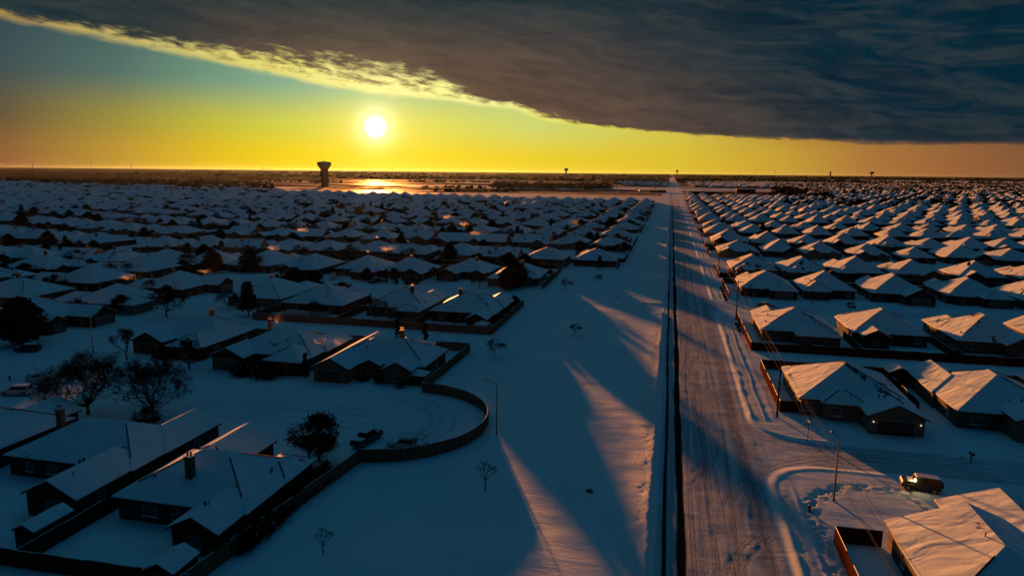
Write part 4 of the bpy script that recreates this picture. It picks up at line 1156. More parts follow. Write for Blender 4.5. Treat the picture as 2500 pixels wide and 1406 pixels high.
plant('pine', -107.0, 157.2, 'full dark conifer standing beside the alley fence end', 0.98)
plant('bare', -119, 176, 'round bare tree just above the dark conifer', 0.75)
plant('oak', -43.6, 77.8, 'evergreen oak with gappy crown in front of the curved fence', 1.0)
plant('bigoak', -49.5, 222, 'big dark round oak at the end of the second left street', 1.05)
plant('bigoak', -136, 118, 'large black shadowed tree mass at the far left edge', 1.2)
plant('bigoak', -144, 126, 'dark evergreen merging with the large black tree, just left of its neighbour', 0.9)
plant('sapling', -20.2, 75.2, 'largest bare sapling on the snowy field, right of the straight fence', 1.02)
plant('sapling', -32.3, 57.7, 'bare sapling at the bottom of the field nearest the camera', 0.78)
plant('young', -34.2, 133.8, 'leafy sapling close to the fence above the street lamp', 1.0)
plant('young', -20.6, 157.4, 'lone small leafy sapling in the middle of the field', 0.72)
plant('young', -32.0, 218.5, 'leafy sapling beyond the lane near the big dark oak', 1.0)
plant('young', -23.2, 238.6, 'small sapling at the tip of the longest sunlit streak', 0.72)
plant('sapling', -35.0, 272.5, 'bare sapling in front of the low angled fence, left one', 1.0)
plant('sapling', -21.3, 283.0, 'bare sapling in front of the low angled fence, right one', 0.8)
plant('cypress', -64.6, 111.6, 'narrow cypress column between two houses on the cul-de-sac', 0.95)
plant('cypress', -50.6, 137.8, 'tall narrow cypress in the alley, left of its twin', 1.15)
plant('cypress', -57.4, 138.4, 'tall narrow cypress in the alley by the small light', 1.2)
plant('hedge', -71.5, 109.6, 'dark rounded shrub mass in front of the brown brick house', 1.3, 1.2)
plant('hedge', -76.5, 110, 'dark shrub mass left of the larger one, brown brick house', 1.15)
plant('shrub', -49.8, 111.4, 'rounded shrub by the porch of the tan brick house', 0.9)
plant('shrub', -45.2, 110.0, 'small shrub under the front window of the tan brick house', 0.8)
plant('hedge', -53.4, 112.3, 'low hedge beside the dark garage door', 0.6)
plant('small', -112.6, 121.5, 'small dark bushy tree at the left end of the low dark house', 0.5)
plant('hedge', -99.0, 116, 'dark hedge below the low dark house', 1.0)
for i in range(9):
    plant('hedge', -40.5 + 0.25 * math.sin(i), 56.5 + i * 2.1, f'dark hedge clump, {ORD[i + 1]} from the bottom, between near house and fence', 0.62, 1.05, 'hedge clumps along the near left fence')
for i, yy in enumerate((172, 175.5, 179, 214, 218, 221.5, 225, 230, 236)):
    plant('shrub', 17.9, yy, f'snow-dusted verge shrub beside the right fence, {ORD[i + 1]} from the camera', 0.5, 0.45, 'verge shrubs by the right fence')
plant('cypress', -93.6, 216.5, 'left cypress of the dark pair before a snowy roof', 1.05)
plant('cypress', -89.5, 216, 'right cypress of the dark pair before a snowy roof', 1.1)
plant('hedge', -84.5, 217, 'rounded shrub right of the dark cypress pair', 1.2)
plant('bigoak', -165, 222, 'twin dark trees behind the parked cars, left', 0.98)
plant('bigoak', -152, 226, 'twin dark trees behind the parked cars, right', 1.0)
plant('bare', -176, 222, 'bare tree left of the twin dark trees', 1.0)
plant('bare', -228, 224, 'bare tree among the far left roofs by the parked cars', 0.9)
plant('bare', -74, 163, 'thin bare tree in front of the domed greenhouse yard', 0.8)
plant('bare', -87, 156, 'bare tree rising from the alley beside the greenhouse', 0.75)
plant('bare', -51, 160, 'small bare tree in the yard of the gable wing house', 0.5)
plant('bare', -66, 158.5, 'twiggy low tree in the yard below the hipped bay', 0.5)
plant('hedge', -42.3, 166, 'dark shrubs beside the fenced end wall', 1.0)
plant('bigoak', -41.5, 186, 'low dark round shrub behind the fenced end house', 0.42)
# trees scattered through the yards, one by one
trng = random.Random(11)
kinds = ['bare', 'bare', 'bare', 'bare', 'small', 'oak', 'bigoak', 'bigoak', 'oak', 'pine']
hs = [h for h in used_houses if h[3] != 'right' or h[4] > 40]
cnt = 0
for (x, y, rot, side, li) in used_houses:
    nt = trng.choice([2, 3, 3, 4]) if side != 'right' else (1 if trng.random() < 0.10 else 0)
    back = 1 if abs(rot) < 1 else -1
    for q in range(nt):
        k = trng.choice(kinds); dx = trng.uniform(-10, 10); dy = back * trng.choice([13.5, 15, 17, 19, -15, -17])
        cnt += 1
        adj = {'bare': 'bare spreading tree', 'round': 'round bare tree', 'small': 'slim bare tree', 'oak': 'evergreen oak', 'bigoak': 'large dark evergreen', 'pine': 'dark conifer'}[k]
        place = YARD[li] + (' behind' if dy * back > 0 else ' in front of')
        nth = ['', 'another ', 'third ', 'fourth '][q]
        plant(k, x + dx, y + dy, f'{nth}{adj}{place[len(YARD[li]):]} house {YARD[li]}', trng.uniform(0.5, 0.95))
# far tree belts
fb = MB()
def far_bush(x, y, r, h):
    if abs(x - 5) < 24: return
    for k in range(14):
        a = trng.uniform(0, 6.28); q = trng.uniform(0, 1) ** .5 * r
        cx, cy, cz = x + q * math.cos(a), y + q * math.sin(a), h * trng.uniform(.15, .8)
        s = r * trng.uniform(.35, .6); n_ = Vector((trng.uniform(-1, 1), trng.uniform(-1, 1), trng.uniform(-.4, .4))).normalized()
        a_ = n_.orthogonal() * s; b_ = n_.cross(a_).normalized() * s * .8
        c = Vector((cx, cy, cz)); fb.poly([c - a_, c - b_ * .9, c + a_ * .9, c + b_], 'leaf_oak' if trng.random() < .6 else 'twig')
for l in lots[N_IND:]:
    if trng.random() < (0.95 if l[0] < 0 else (0.15 if math.hypot(l[0], l[1]) < 650 else 0.9)): far_bush(l[0] + trng.uniform(-9, 9), l[1] + trng.choice([-15, 15]), trng.uniform(2, 4), trng.uniform(3, 6))
def belt(x0, y0, x1, y1, n, wd, r=5, h=6):
    for i in range(n):
        t = trng.random(); far_bush(x0 + (x1 - x0) * t + trng.gauss(0, wd * .3), y0 + (y1 - y0) * t + trng.gauss(0, wd), r * trng.uniform(.6, 1.3), h * trng.uniform(.5, 1.2))
for b in ((-1700, 1880, -1000, 1960, 60, 40), (-900, 2300, -430, 2350, 70, 20), (-560, 1500, -250, 1560, 50, 14), (-430, 1700, -150, 1660, 170, 24, 9, 9), (-330, 2200, -60, 2300, 90, 40), (-1500, 3000, -300, 3200, 160, 60, 9, 10),
          (-260, 3000, 200, 3100, 120, 120, 8, 9), (60, 3500, 900, 3600, 200, 200, 10, 9), (-3200, 3800, 1800, 4400, 300, 300, 14, 9), (-5000, 6500, 4200, 7500, 400, 400, 26, 11), (450, 1700, 1400, 3000, 220, 160, 8, 8), (-450, 1260, -300, 1300, 40, 10, 4, 4)):
    belt(*b)
for i in range(2600):
    y_ = trng.uniform(850, 4300); x_ = trng.uniform(0.13, 0.47) * y_ + trng.uniform(0, 30)
    if trng.random() < 0.25 and y_ < 1400: continue
    far_bush(x_, y_, trng.uniform(3, 6) * (1 + y_ / 4000), trng.uniform(4, 8))
for i in range(700):
    y_ = trng.uniform(900, 1750); x_ = -y_ * trng.uniform(0.62, 1.15)
    far_bush(x_, y_, trng.uniform(3, 6), trng.uniform(4, 7))
fbo = fb.build('distant_trees'); fbo['kind'] = 'stuff'; tag(fbo, 'dark scrub and tree belts across the far plain', 'distant trees')

# ------------------------------------------------------------------ water towers, stack, pylons
def water_tower(x, y, H, rb, rs, label):
    root = empty('water_tower', (x, y, 0))
    s = MB(); n = 28
    s.lathe([(rs * 1.0, -1), (rs, H * 0.62), (rs * 1.03, H * 0.66)], 'tower_concrete', n); s.build('shaft', root)
    b = MB(); b.lathe([(rs * 1.04, H * 0.655), (rs * 1.2, H * 0.70), (rb * 0.98, H * 0.83), (rb, H * 0.85), (rb, H * 0.955), (rb * 1.02, H * 0.965), (rb * 0.45, H * 0.985), (rb * .2, H * .99)], 'tower_paint', n); b.build('tank', root)
    c = MB(); c.lathe([(rb * .16, H * .985), (rb * .16, H * 1.005), (rb * .05, H * 1.015)], 'tower_paint', 10); c.build('roof_hatch', root)
    tag(root, label, 'water tower', 'water towers')
water_tower(-785, 1475, 57.5, 15.6, 8.3, 'large flared water tower standing under the setting sun')
def px_ground(px, py, d=None):
    u = (px - 1250) / 1675.0; v = (703 - py) / 1675.0
    c, s = math.cos(ROLL), math.sin(ROLL); u2 = u * c - v * s; v2 = u * s + v * c
    cp, sp = math.cos(PITCH), math.sin(PITCH); f = cp + v2 * sp; z = -sp + v2 * cp
    cy, sy = math.cos(YAW), math.sin(YAW); X_, Y_ = u2 * cy - f * sy, u2 * sy + f * cy
    t = -CAM_H / z if d is None else d / math.hypot(X_, Y_)
    return X_ * t, Y_ * t
p = px_ground(1382, 422, 4200); water_tower(p[0], p[1], 62, 13, 4, 'small slender water tower on the horizon left of the road')
p = px_ground(1653, 422, 7000); water_tower(p[0], p[1], 70, 14, 3.5, 'tiny water tower on the horizon just right of the road')
p = px_ground(2128, 427, 5200); water_tower(p[0], p[1], 62, 15, 3, 'small dark water tower on the right horizon')
p = px_ground(2027, 427, 4200)
st = MB(); st.lathe([(5, 0), (4.2, 56)], 'tower_concrete', 12); o = st.build('smokestack'); o.location = (p[0], p[1], 0); tag(o, 'plain dark smokestack on the right horizon', 'smokestack')
def pylon(x, y, h, label, rz=0.0):
    root = empty('power_pylon', (x, y, 0), rz); m = MB(); m.tube((0, 0, -1), (0, 0, h), 0.75, 0.5, 'pole_wood', 6); m.build('mast', root)
    c = MB()
    for zz, L in ((h - 0.6, 4.4), (h - 5.5, 3.6)): c.box(-L, -.3, zz - .25, L, .3, zz + .25, 'pole_wood')
    c.build('crossarm', root); tag(root, label, 'power pylon', 'power pylons across the plain')
for i, (px, py, top) in enumerate(((84, 446, 399), (323, 442, 404), (505, 448, 413), (643, 446, 408), (835, 441, 411), (905, 440, 412), (959, 440, 411), (1001, 438, 411), (1088, 437, 413), (1175, 437, 416), (1048, 452, 433), (1408, 462, 448), (1505, 468, 448), (1600, 466, 452))):
    x, y = px_ground(px, py); d = math.hypot(x, y); hz = 407 + px * 0.01
    pylon(x, y, CAM_H * (py - top) / (py - hz), f'thin power pylon, {ORD[i + 1]} of those breaking the horizon line, counted from the left')
for i, (px, top) in enumerate(((224, 393), (1846, 411), (1893, 415))):
    x, y = px_ground(px, 420, 5200); m = MB(); hz = 407 + px * 0.01
    hh = CAM_H + (hz - top) / 1675 * 5200; m.tube((0, 0, 0), (0, 0, hh), 1.0, 0.6, 'pole_wood', 5); m.tube((-6, 0, hh * .8), (6, 0, hh * .8), .5, .5, 'pole_wood', 4)
    o = m.build('radio_mast'); o.location = (x, y, 0); tag(o, f'faint radio mast on the skyline, {ORD[i + 1]} from the left', 'mast', 'radio masts')
def far_block(px, py, w_, d_, h, mat, label, name='warehouse'):
    x, y = px_ground(px, py); root = empty(name, (x, y, 0)); m = MB(); m.box(-w_ / 2, -d_ / 2, -.5, w_ / 2, d_ / 2, h, mat); m.build('wall', root)
    r_ = MB(); r_.box(-w_ / 2 - .4, -d_ / 2 - .4, h + .004, w_ / 2 + .4, d_ / 2 + .4, h + .5, 'roof_snow'); r_.build('roof', root)
    n = MB()
    for k in range(3): n.box(-w_ / 2 + w_ * (k + .25) / 3, -d_ / 2 - .06, 0, -w_ / 2 + w_ * (k + .75) / 3, -d_ / 2 + .1, min(h * .6, 3.2), 'garage_dark')
    n.build('door', root); tag(root, label, 'building')
far_block(1720, 476, 60, 20, 6, 'far_wall', 'long low dark building at the far end of the right-hand rows')
far_block(1820, 472, 36, 16, 8, 'far_wall', 'dark blocky building behind the far right-hand roofs')
far_block(1594, 470, 14, 8, 4, 'far_wall', 'small dark shed beside the road beyond the left rows', 'shed')
far_block(1615, 470, 18, 8, 4.5, 'far_wall', 'second dark shed, nearer the road beyond the left rows', 'shed')
for i, px in enumerate((1990, 2010, 2018, 2060)):
    x, y = px_ground(px, 478); root = empty('silo', (x, y, 0)); m = MB(); m.lathe([(2.7, -.5), (2.7, 13)], 'far_tan', 14); m.build('barrel', root)
    c = MB(); c.lathe([(2.9, 13.01), (1.0, 14.6), (0.4, 14.8)], 'soft_snow', 14); c.build('cap', root); tag(root, f'gold-lit round silo, {ORD[i + 1]} from the left, beyond the right-hand roofs', 'silo', 'gold-lit silos')

# ------------------------------------------------------------------ utility poles and wires
def utility_pole(x, y, h, label, arm=True):
    root = empty('utility_pole', (x, y, 0)); m = MB(); m.tube((0, 0, -.5), (0, 0, h), 0.17, 0.11, 'pole_wood', 8); m.build('pole', root)
    if arm:
        a = MB(); a.box(-1.2, -.06, h - .42, 1.2, .06, h - .28, 'pole_wood')
        a.tube((-0.6, 0, h - .35), (0, 0, h - .95), .03, .03, 'pole_wood', 4); a.tube((0.6, 0, h - .35), (0, 0, h - .95), .03, .03, 'pole_wood', 4); a.build('crossarm', root)
        for dx in (-1.1, 0.45, 1.1):
            ins = MB(); ins.tube((dx, 0, h - .28), (dx, 0, h - .08), .05, .04, 'lamp_lens', 6); ins.build('insulator', root)
    tag(root, label, 'utility pole', 'utility poles along the right verge')
poles = [(18.1, 36.0, 10.2)] + [(18.1, 111.0, 9.4)] + [(18.2 + 0.2 * i, 111 + 76 * i, 10.4) for i in range(1, 14)]
for i, (x, y, h) in enumerate(poles):
    if i == 0: continue
    utility_pole(x, y, h, f'wooden utility pole on the right verge, {ORD[i]} from the camera', arm=(i != 1))
def catenary(p0, p1, sag, r, n=14):
    m = MB(); pr = Vector(p0); a = Vector(p0); b = Vector(p1)
    for k in range(1, n + 1):
        t = k / n; q = a.lerp(b, t); q.z -= sag * 4 * t * (1 - t); m.tube(pr - a, q - a, r, r, 'wire', 4, caps=False); pr = q
    o = m.build('power_line'); o.location = a
    return o
wn = 0
for i in range(0, 7):
    (x0, y0, h0), (x1, y1, h1) = poles[i], poles[i + 1]
    for j, (dx, dz) in enumerate(((-1.1, -.08), (0.45, -.08), (1.1, -.08), (0.15, -1.9))):
        wn += 1
        if i > 3 and j > 2: continue
        dxa = dx if i > 1 else dx * 0.25
        nm = ['left', 'middle', 'right', 'low'][j]
        o = catenary((x0 + (dx if i != 1 else dx * .3), y0, h0 + dz), (x1 + (dx if i != 0 else dx * .3), y1, h1 + dz), 0.9, 0.018 if i < 3 else 0.022)
        sec = 'over the nearest right roof' if i == 0 else f'between the {ORD[i]} and {ORD[i + 1]} utility poles'
        tag(o, f'{nm} wire strung {sec}', 'power line', 'power lines along the right verge')
# ------------------------------------------------------------------ steam from roof vents
def steam_material():
    m = bpy.data.materials.new('steam'); m.use_nodes = True
    t = NT(m.node_tree); t.n.clear(); o = t.node('ShaderNodeOutputMaterial'); v = t.node('ShaderNodeVolumePrincipled')
    t.l.new(v.outputs[0], o.inputs['Volume'])
    tc = t.node('ShaderNodeTexCoord').outputs['Object']; ln = t.node('ShaderNodeVectorMath', operation='LENGTH'); t.l.new(tc, ln.inputs[0])
    fall = t.smooth(ln.outputs['Value'], 1.0, 0.15)
    n = t.smooth(t.noise(t.mapping(tc, scale=(1, 1, 0.6)), 1.9, 5, 0.7, 1.2), 0.50, 0.62)
    t.put(v.inputs['Density'], t.m('MULTIPLY', t.m('MULTIPLY', fall, n), 0.10))
    v.inputs['Color'].default_value = (0.95, 0.95, 0.95, 1); v.inputs['Anisotropy'].default_value = 0.6
    MATS['steam'] = m
steam_material()
for i, (x, y, z, sx, sz) in enumerate(((-66.0, 119.5, 4.6, 2.1, 0.9), (-62.5, 121.0, 4.6, 1.8, 0.8), (-84, 134, 5.2, 1.2, 1.3), (-141, 186, 6.4, 2.8, 0.6), (-157, 172, 5.8, 3.0, 0.9), (-158.5, 252, 6.2, 3.0, 1.0), (-112, 262, 6.4, 3.6, 1.1), (-97, 341, 6.6, 4.0, 1.4), (-121, 400, 6.6, 4.0, 1.4), (-150, 455, 6.6, 4.4, 1.6), (-190, 330, 6.6, 4.0, 1.3), (-60, 440, 6.6, 4, 1.5))):
    m_ = MB(); m_.lathe([(0.05, -1), (.6, -.8), (.95, -.3), (.95, .3), (.6, .8), (.05, 1)], 'steam', 12); o = m_.build('steam_plume'); o.location = (x, y, z); o.scale = (sx * 1.25, sx * .9, sz * 1.3)
    tag(o, f'small orange-lit wisp of steam above a left roof, {ORD[i + 1]} from the camera', 'steam', 'wisps of vent steam')
# ------------------------------------------------------------------ street lamps
def street_lamp(x, y, h, az, label, lit=False, arm=1.9):
    root = empty('street_lamp', (x, y, 0), az); m = MB()
    m.tube((0, 0, -.3), (0, 0, h * .5), 0.11, 0.09, 'lamp_metal', 8); m.tube((0, 0, h * .5), (0, 0, h), 0.09, 0.07, 'lamp_metal', 8); m.tube((0, 0, -.1), (0, 0, .25), .19, .17, 'lamp_metal', 8); m.build('pole', root)
    a = MB(); a.tube((0, 0, h - .05), (arm * .5, 0, h + .28), .05, .045, 'lamp_metal', 6); a.tube((arm * .5, 0, h + .28), (arm, 0, h + .38), .045, .04, 'lamp_metal', 6); a.build('arm', root)
    hd = MB(); hd.lathe([(0.08, h + .30), (.17, h + .31), (.19, h + .37), (.12, h + .47), (.03, h + .5)], 'lamp_metal', 10, (arm + .2, 0)); ho = hd.build('lamp_head', root)
    l = MB(); l.lathe([(0.05, h + .235), (.12, h + .25), (.14, h + .297)], 'porch_lit' if lit else 'lamp_lens', 10, (arm + .2, 0)); l.build('lens', ho)
    tag(root, label, 'street lamp', 'street lamps')
street_lamp(-23.3, 92.9, 7.7, R(175), 'street lamp on the field just outside the curved fence')
street_lamp(20.5, 82.6, 7.7, R(118), 'tall street lamp on the near corner island beside the hydrant', arm=1.1)
street_lamp(-116, 116, 7.4, R(100), 'street lamp near the black parked car at left')
street_lamp(-108, 213, 7.2, R(-90), 'thin street lamp by the second left street near a dark pickup')
street_lamp(-97.5, 218.0, 6.4, R(-90), 'lamp post beside the black pickup and cypress pair')
street_lamp(-192, 222, 7.2, R(-90), 'lamp post near the leaning small tree, far left street')
for i, (x, y) in enumerate(((-20, 330), (-14, 470), (42, 214), (40, 322), (-12, 600), (-21, 870))):
    street_lamp(x, y, 7.4, R(160), f'distant street lamp by the side streets, {ORD[i + 1]} further one')
# ------------------------------------------------------------------ signs, mailboxes, hydrants
def t_sign(x, y, h, rz, label):
    root = empty('street_sign', (x, y, 0), rz); m = MB(); m.tube((0, 0, -.3), (0, 0, h), .045, .045, 'lamp_metal', 6); m.build('post', root)
    b = MB(); b.box(-.55, -.02, h - .28, .55, .02, h - .02, 'sign_metal'); b.build('name_blade', root)
    c = MB(); c.box(-.02, -.5, h + .003, .02, .5, h + .25, 'sign_metal'); c.box(-.05, -.5, h + .253, .05, .5, h + .31, 'soft_snow'); c.build('name_blade', root)
    tag(root, label, 'street sign', 'street name signs')
t_sign(20.9, 101.2, 2.9, R(10), 'street sign on a post below the corner stone house')
t_sign(-5.7, 188.4, 3.0, R(5), 'street sign where the lane meets the main road')
def mailbox(x, y, label):
    root = empty('mailbox', (x, y, 0)); m = MB(); m.box(-.07, -.07, -.2, .07, .07, 1.05, 'door_wood'); m.build('post', root)
    b = MB(); prof = [(-.22, 1.05), (.22, 1.05), (.22, 1.3), (.14, 1.42), (-.14, 1.42), (-.22, 1.3)]
    vs = [(px, -.45, pz) for px, pz in prof] + [(px, .45, pz) for px, pz in prof]; n = 6
    b.add(vs, [tuple(range(n)), tuple(range(2 * n - 1, n - 1, -1))] + [(i, n + i, n + (i + 1) % n, (i + 1) % n) for i in range(n)], 'pipe_metal'); b.build('box', root)
    s = MB(); s.box(-.17, -.42, 1.424, .17, .42, 1.50, 'soft_snow'); s.build('snow_cap', root)
    tag(root, label, 'mailbox', 'kerbside mailboxes')
mailbox(41.2, 99.2, 'dark mailbox alone on the snow beyond the parked jeep')
mailbox(40.6, 86.8, 'dark mailbox behind the nearest right house')
mailbox(-84, 216, 'mailbox in front of the big gabled house, second left street')
for i, (x, y) in enumerate(((47, 216), (-64, 219), (-104, 218))): mailbox(x, y, ['small mailbox across the street right of the road', 'small mailbox near the big dark oak', 'small mailbox near the dark pickup'][i])
def hydrant(x, y, label):
    root = empty('fire_hydrant', (x, y, 0)); m = MB(); m.lathe([(.17, -.1), (.17, .05), (.12, .06), (.12, .55), (.16, .56), (.15, .66), (.08, .76), (.03, .8)], 'hydrant_paint', 10); m.build('barrel', root)
    a = MB(); a.tube((-.24, 0, .42), (.24, 0, .42), .065, .065, 'hydrant_paint', 8); a.tube((0, -.24, .38), (0, 0, .38), .08, .08, 'hydrant_paint', 8); a.build('nozzle', root)
    tag(root, label, 'fire hydrant', 'fire hydrants')
hydrant(17.2, 79.2, 'fire hydrant on the near corner island, casting a long shadow')
hydrant(-115.0, 96.4, 'fire hydrant at the far left near the snowed-in cars')
hydrant(-14.8, 210.0, 'tiny fire hydrant on the field at a sunlit streak')
def rock(x, y, s, label):
    m = MB(); rg = random.Random(int(x * 10)); n = 10
    m.lathe([(s * .9, -.1), (s, .12 * s), (s * .8, .35 * s), (s * .35, .5 * s), (s * .05, .52 * s)], 'rock', n)
    m.v = [(vx * rg.uniform(.8, 1.2), vy * rg.uniform(.8, 1.2), vz * rg.uniform(.85, 1.15)) for vx, vy, vz in m.v]
    o = m.build('rock'); o.location = (x, y, 0); tag(o, label, 'rock')
rock(-7.9, 77.8, .55, 'single dark rock lying on the sunlit part of the field')
# ------------------------------------------------------------------ vehicles
def vehicle(kind, paint, x, y, rz, label, snow=True, name=None, extra=None):
    root = empty(name or {'sedan': 'parked_car', 'suv': 'parked_car', 'pickup': 'pickup_truck', 'jeep': 'jeep'}[kind], (x, y, -0.12), rz)
    hw = 0.92
    if kind == 'sedan':
        lower = [(-2.3, .35), (2.3, .35), (2.34, .62), (2.1, .82), (1.0, .95), (-1.5, .98), (-2.25, .9), (-2.36, .6)]
        cab = [(1.05, .95), (.35, 1.42), (-.95, 1.44), (-1.75, .97)]
    elif kind == 'suv':
        lower = [(-2.35, .4), (2.35, .4), (2.4, .75), (2.2, 1.0), (1.15, 1.1), (-2.3, 1.12), (-2.4, .7)]
        cab = [(1.2, 1.1), (.55, 1.72), (-2.0, 1.74), (-2.32, 1.11)]
    elif kind == 'pickup':
        lower = [(-2.8, .45), (2.75, .45), (2.8, .85), (2.6, 1.12), (1.3, 1.2), (-2.75, 1.2), (-2.82, .8)]
        cab = [(1.45, 1.19), (.75, 1.84), (-1.1, 1.86), (-1.3, 1.19)]
    else:
        lower = [(-2.1, .5), (2.15, .5), (2.15, .95), (2.05, 1.2), (.85, 1.25), (-2.05, 1.25), (-2.12, .8)]
        cab = [(.85, 1.24), (.62, 1.86), (-1.98, 1.88), (-2.06, 1.24)]
    def prism(mb, prof, w0, mat, inset=0.0, ztop=None):
        n = len(prof); z_lo = min(p[1] for p in prof); z_hi = max(p[1] for p in prof)
        def wd(z): return w0 - inset * (z - z_lo) / max(1e-3, z_hi - z_lo)
        vs = [(px, -wd(pz), pz) for px, pz in prof] + [(px, wd(pz), pz) for px, pz in prof]
        mb.add(vs, [tuple(range(n)), tuple(range(2 * n - 1, n - 1, -1))] + [(i, n + i, n + (i + 1) % n, (i + 1) % n) for i in range(n)], mat)
    b = MB(); prism(b, lower, hw, paint, 0.08)
    prism(b, cab, hw - .1, paint, 0.18)
    if kind == 'pickup': b.box(-2.68, -.78, 1.205, -1.32, .78, 1.21, 'garage_dark')
    bo = b.build('body', root)
    g = MB(); cx0 = [p[0] for p in cab]; z0, z1 = cab[0][1] + .06, cab[1][1] - .12
    # side glass, windscreen and rear glass
    def cw(z): return (hw - .1) - .18 * (z - cab[0][1]) / (cab[1][1] - cab[0][1])
    for s in (-1, 1):
        xa, xb = cab[0][0] - .28, cab[3][0] + .32; xc, xd = cab[2][0] + .18, cab[1][0] - .05
        g.poly([(xa, s * (cw(z0) + .012), z0), (xb, s * (cw(z0) + .012), z0), (xc, s * (cw(z1) + .012), z1), (xd, s * (cw(z1) + .012), z1)], 'glass')
    def lerp2(a, b_, t): return (a[0] + (b_[0] - a[0]) * t, a[1] + (b_[1] - a[1]) * t)
    for a_, b_, off in ((cab[0], cab[1], .014), (cab[3], cab[2], -.014)):
        p0, p1 = lerp2(a_, b_, .1), lerp2(a_, b_, .88)
        g.poly([(p0[0] + off, -cw(p0[1]) + .07, p0[1]), (p0[0] + off, cw(p0[1]) - .07, p0[1]), (p1[0] + off, cw(p1[1]) - .07, p1[1]), (p1[0] + off, -cw(p1[1]) + .07, p1[1])], 'glass')
    g.build('window', root)
    wr = .33 if kind == 'sedan' else .4
    wx = {'sedan': (1.4, -1.4), 'suv': (1.5, -1.45), 'pickup': (1.85, -1.75), 'jeep': (1.45, -1.4)}[kind]
    for xx in wx:
        for s in (-1, 1):
            t = MB(); t.tube((xx, s * (hw - .22), wr), (xx, s * (hw + .02), wr), wr, wr, 'rubber', 14); w_ = t.build('wheel', root)
            r_ = MB(); r_.tube((xx, s * (hw + .02), wr), (xx, s * (hw + .035), wr), wr * .6, wr * .55, 'rim_metal', 10); r_.build('rim', w_)
    fx = lower[1][0] + .03
    for s in (-1, 1):
        l = MB(); l.box(fx - .05, s * .68 - .16, .62, fx + .02, s * .68 + .16, .80, 'car_light'); l.build('headlight', root)
    if snow:
        sm = MB(); zt = cab[1][1]; sm.box(cab[2][0] + .05, -cw(zt) + .05, zt + .004, cab[1][0] - .05, cw(zt) - .05, zt + .09, 'soft_snow')
        hz_ = lower[4][1] if kind == 'sedan' else lower[4][1]
        sm.add([(lower[4][0] - .1 + 1.2, -.7, hz_ - .1), (lower[4][0] - .1 + 1.2, .7, hz_ - .1), (lower[4][0] + .05, .7, hz_ + .06), (lower[4][0] + .05, -.7, hz_ + .06)], [(0, 1, 2, 3)], 'soft_snow')
        if kind == 'pickup': sm.box(-2.6, -.72, 1.214, -1.36, .72, 1.3, 'soft_snow')
        sm.build('snow_cover', root)
    if kind == 'jeep':
        sp = MB(); sp.tube((-2.12, 0, 1.0), (-2.4, 0, 1.0), .4, .4, 'rubber', 14); sp.build('spare_wheel', root)
        for s in (-1, 1):
            for xx in wx:
                f = MB(); f.box(xx - .55, s * (hw - .02) - .02, .88, xx + .55, s * (hw + .14) + .02 * s, .96, 'garage_dark'); f.build('fender', root)
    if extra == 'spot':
        s = MB(); s.tube((.72, .78, 1.5), (.82, .78, 1.52), .12, .14, 'sun_glint', 10); s.build('glint_disc', root)  # added glowing disc, stands in for the sun's glint on the car
    if extra == 'rack':
        r_ = MB()
        for yy in (-.75, .75):
            r_.tube((-2.6, yy, 2.15), (1.2, yy, 2.15), .035, .035, 'trim_pale', 5)
            for xx in (-2.55, -1.1, .9): r_.tube((xx, yy, 1.1), (xx, yy, 2.15), .035, .035, 'trim_pale', 5)
        for xx in (-2.5, -1.6, -.7, .2, 1.0): r_.tube((xx, -.75, 2.15), (xx, .75, 2.15), .03, .03, 'trim_pale', 5)
        r_.build('ladder_rack', root)
    tag(root, label, {'sedan': 'car', 'suv': 'car', 'pickup': 'truck', 'jeep': 'car'}[kind], 'parked vehicles')
    return root
vehicle('jeep', 'paint_dark', 31.6, 88.5, R(172), 'boxy off-road car with one glowing yellow disc as sun glint, on the side street', extra='spot')
vehicle('pickup', 'paint_white', -33.9, 84.6, R(180), 'white pickup with tall ladder rack behind the curved fence', extra='rack')
vehicle('pickup', 'paint_black', -40.4, 85.6, R(80), 'dark pickup parked nose-out beside the evergreen oak', name='pickup_truck')
vehicle('sedan', 'paint_black', -48.2, 83.6, R(75), 'dark car half hidden between the near left house and the oak')
vehicle('suv', 'paint_black', -129.5, 113.2, R(196), 'black estate car on the snow at the far left, clear of snow')
vehicle('sedan', 'paint_white', -110.2, 97.0, R(-30), 'snow-covered sedan, upper one of the two by the brown-leaved tree')
vehicle('suv', 'paint_white', -106.4, 90.2, R(200), 'white car with snowy roof, lower one of the two by the brown-leaved tree')
vehicle('pickup', 'paint_black', -131.0, 214.5, R(240), 'dark red-lit pickup on the driveway beyond the cross street')
vehicle('pickup', 'paint_black', -97.0, 216.0, R(-110), 'black pickup facing the street below the first dark cypress pair')
vehicle('sedan', 'paint_white', -114.5, 219.5, R(-100), 'white car in the driveway left of the two dark pickups')
vehicle('pickup', 'paint_black', -104.0, 205.0, R(5), 'dark pickup with snowy trailer on the second left street')
vehicle('suv', 'paint_silver', -215, 229.5, R(8), 'silver car on the far left street, left of the other two')
vehicle('pickup', 'paint_white', -207, 231.5, R(6), 'pale pickup on the far left street between two other cars')
vehicle('suv', 'paint_black', -192, 233.5, R(6), 'dark car on the far left street nearest the twin trees')
vehicle('sedan', 'paint_blue', 53.0, 214.4, R(-95), 'dark blue car in a driveway on the right side street')
vehicle('sedan', 'paint_black', 28.5, 207.5, R(0), 'dark car at the corner of the first right side street beyond the alley')
vehicle('suv', 'paint_blue', -60.0, 286.0, R(4), 'snow-dusted car, left of two behind the angled fence')
vehicle('sedan', 'paint_silver', -50.0, 287.0, R(2), 'silvery car, right of two behind the angled fence')
vehicle('suv', 'paint_black', -20.5, 345.0, R(8), 'dark car at the end of a left street beside the field')
vehicle('suv', 'paint_black', 9.4, 820.0, R(-90), 'lone dark car driving on the far part of the main road', snow=False)
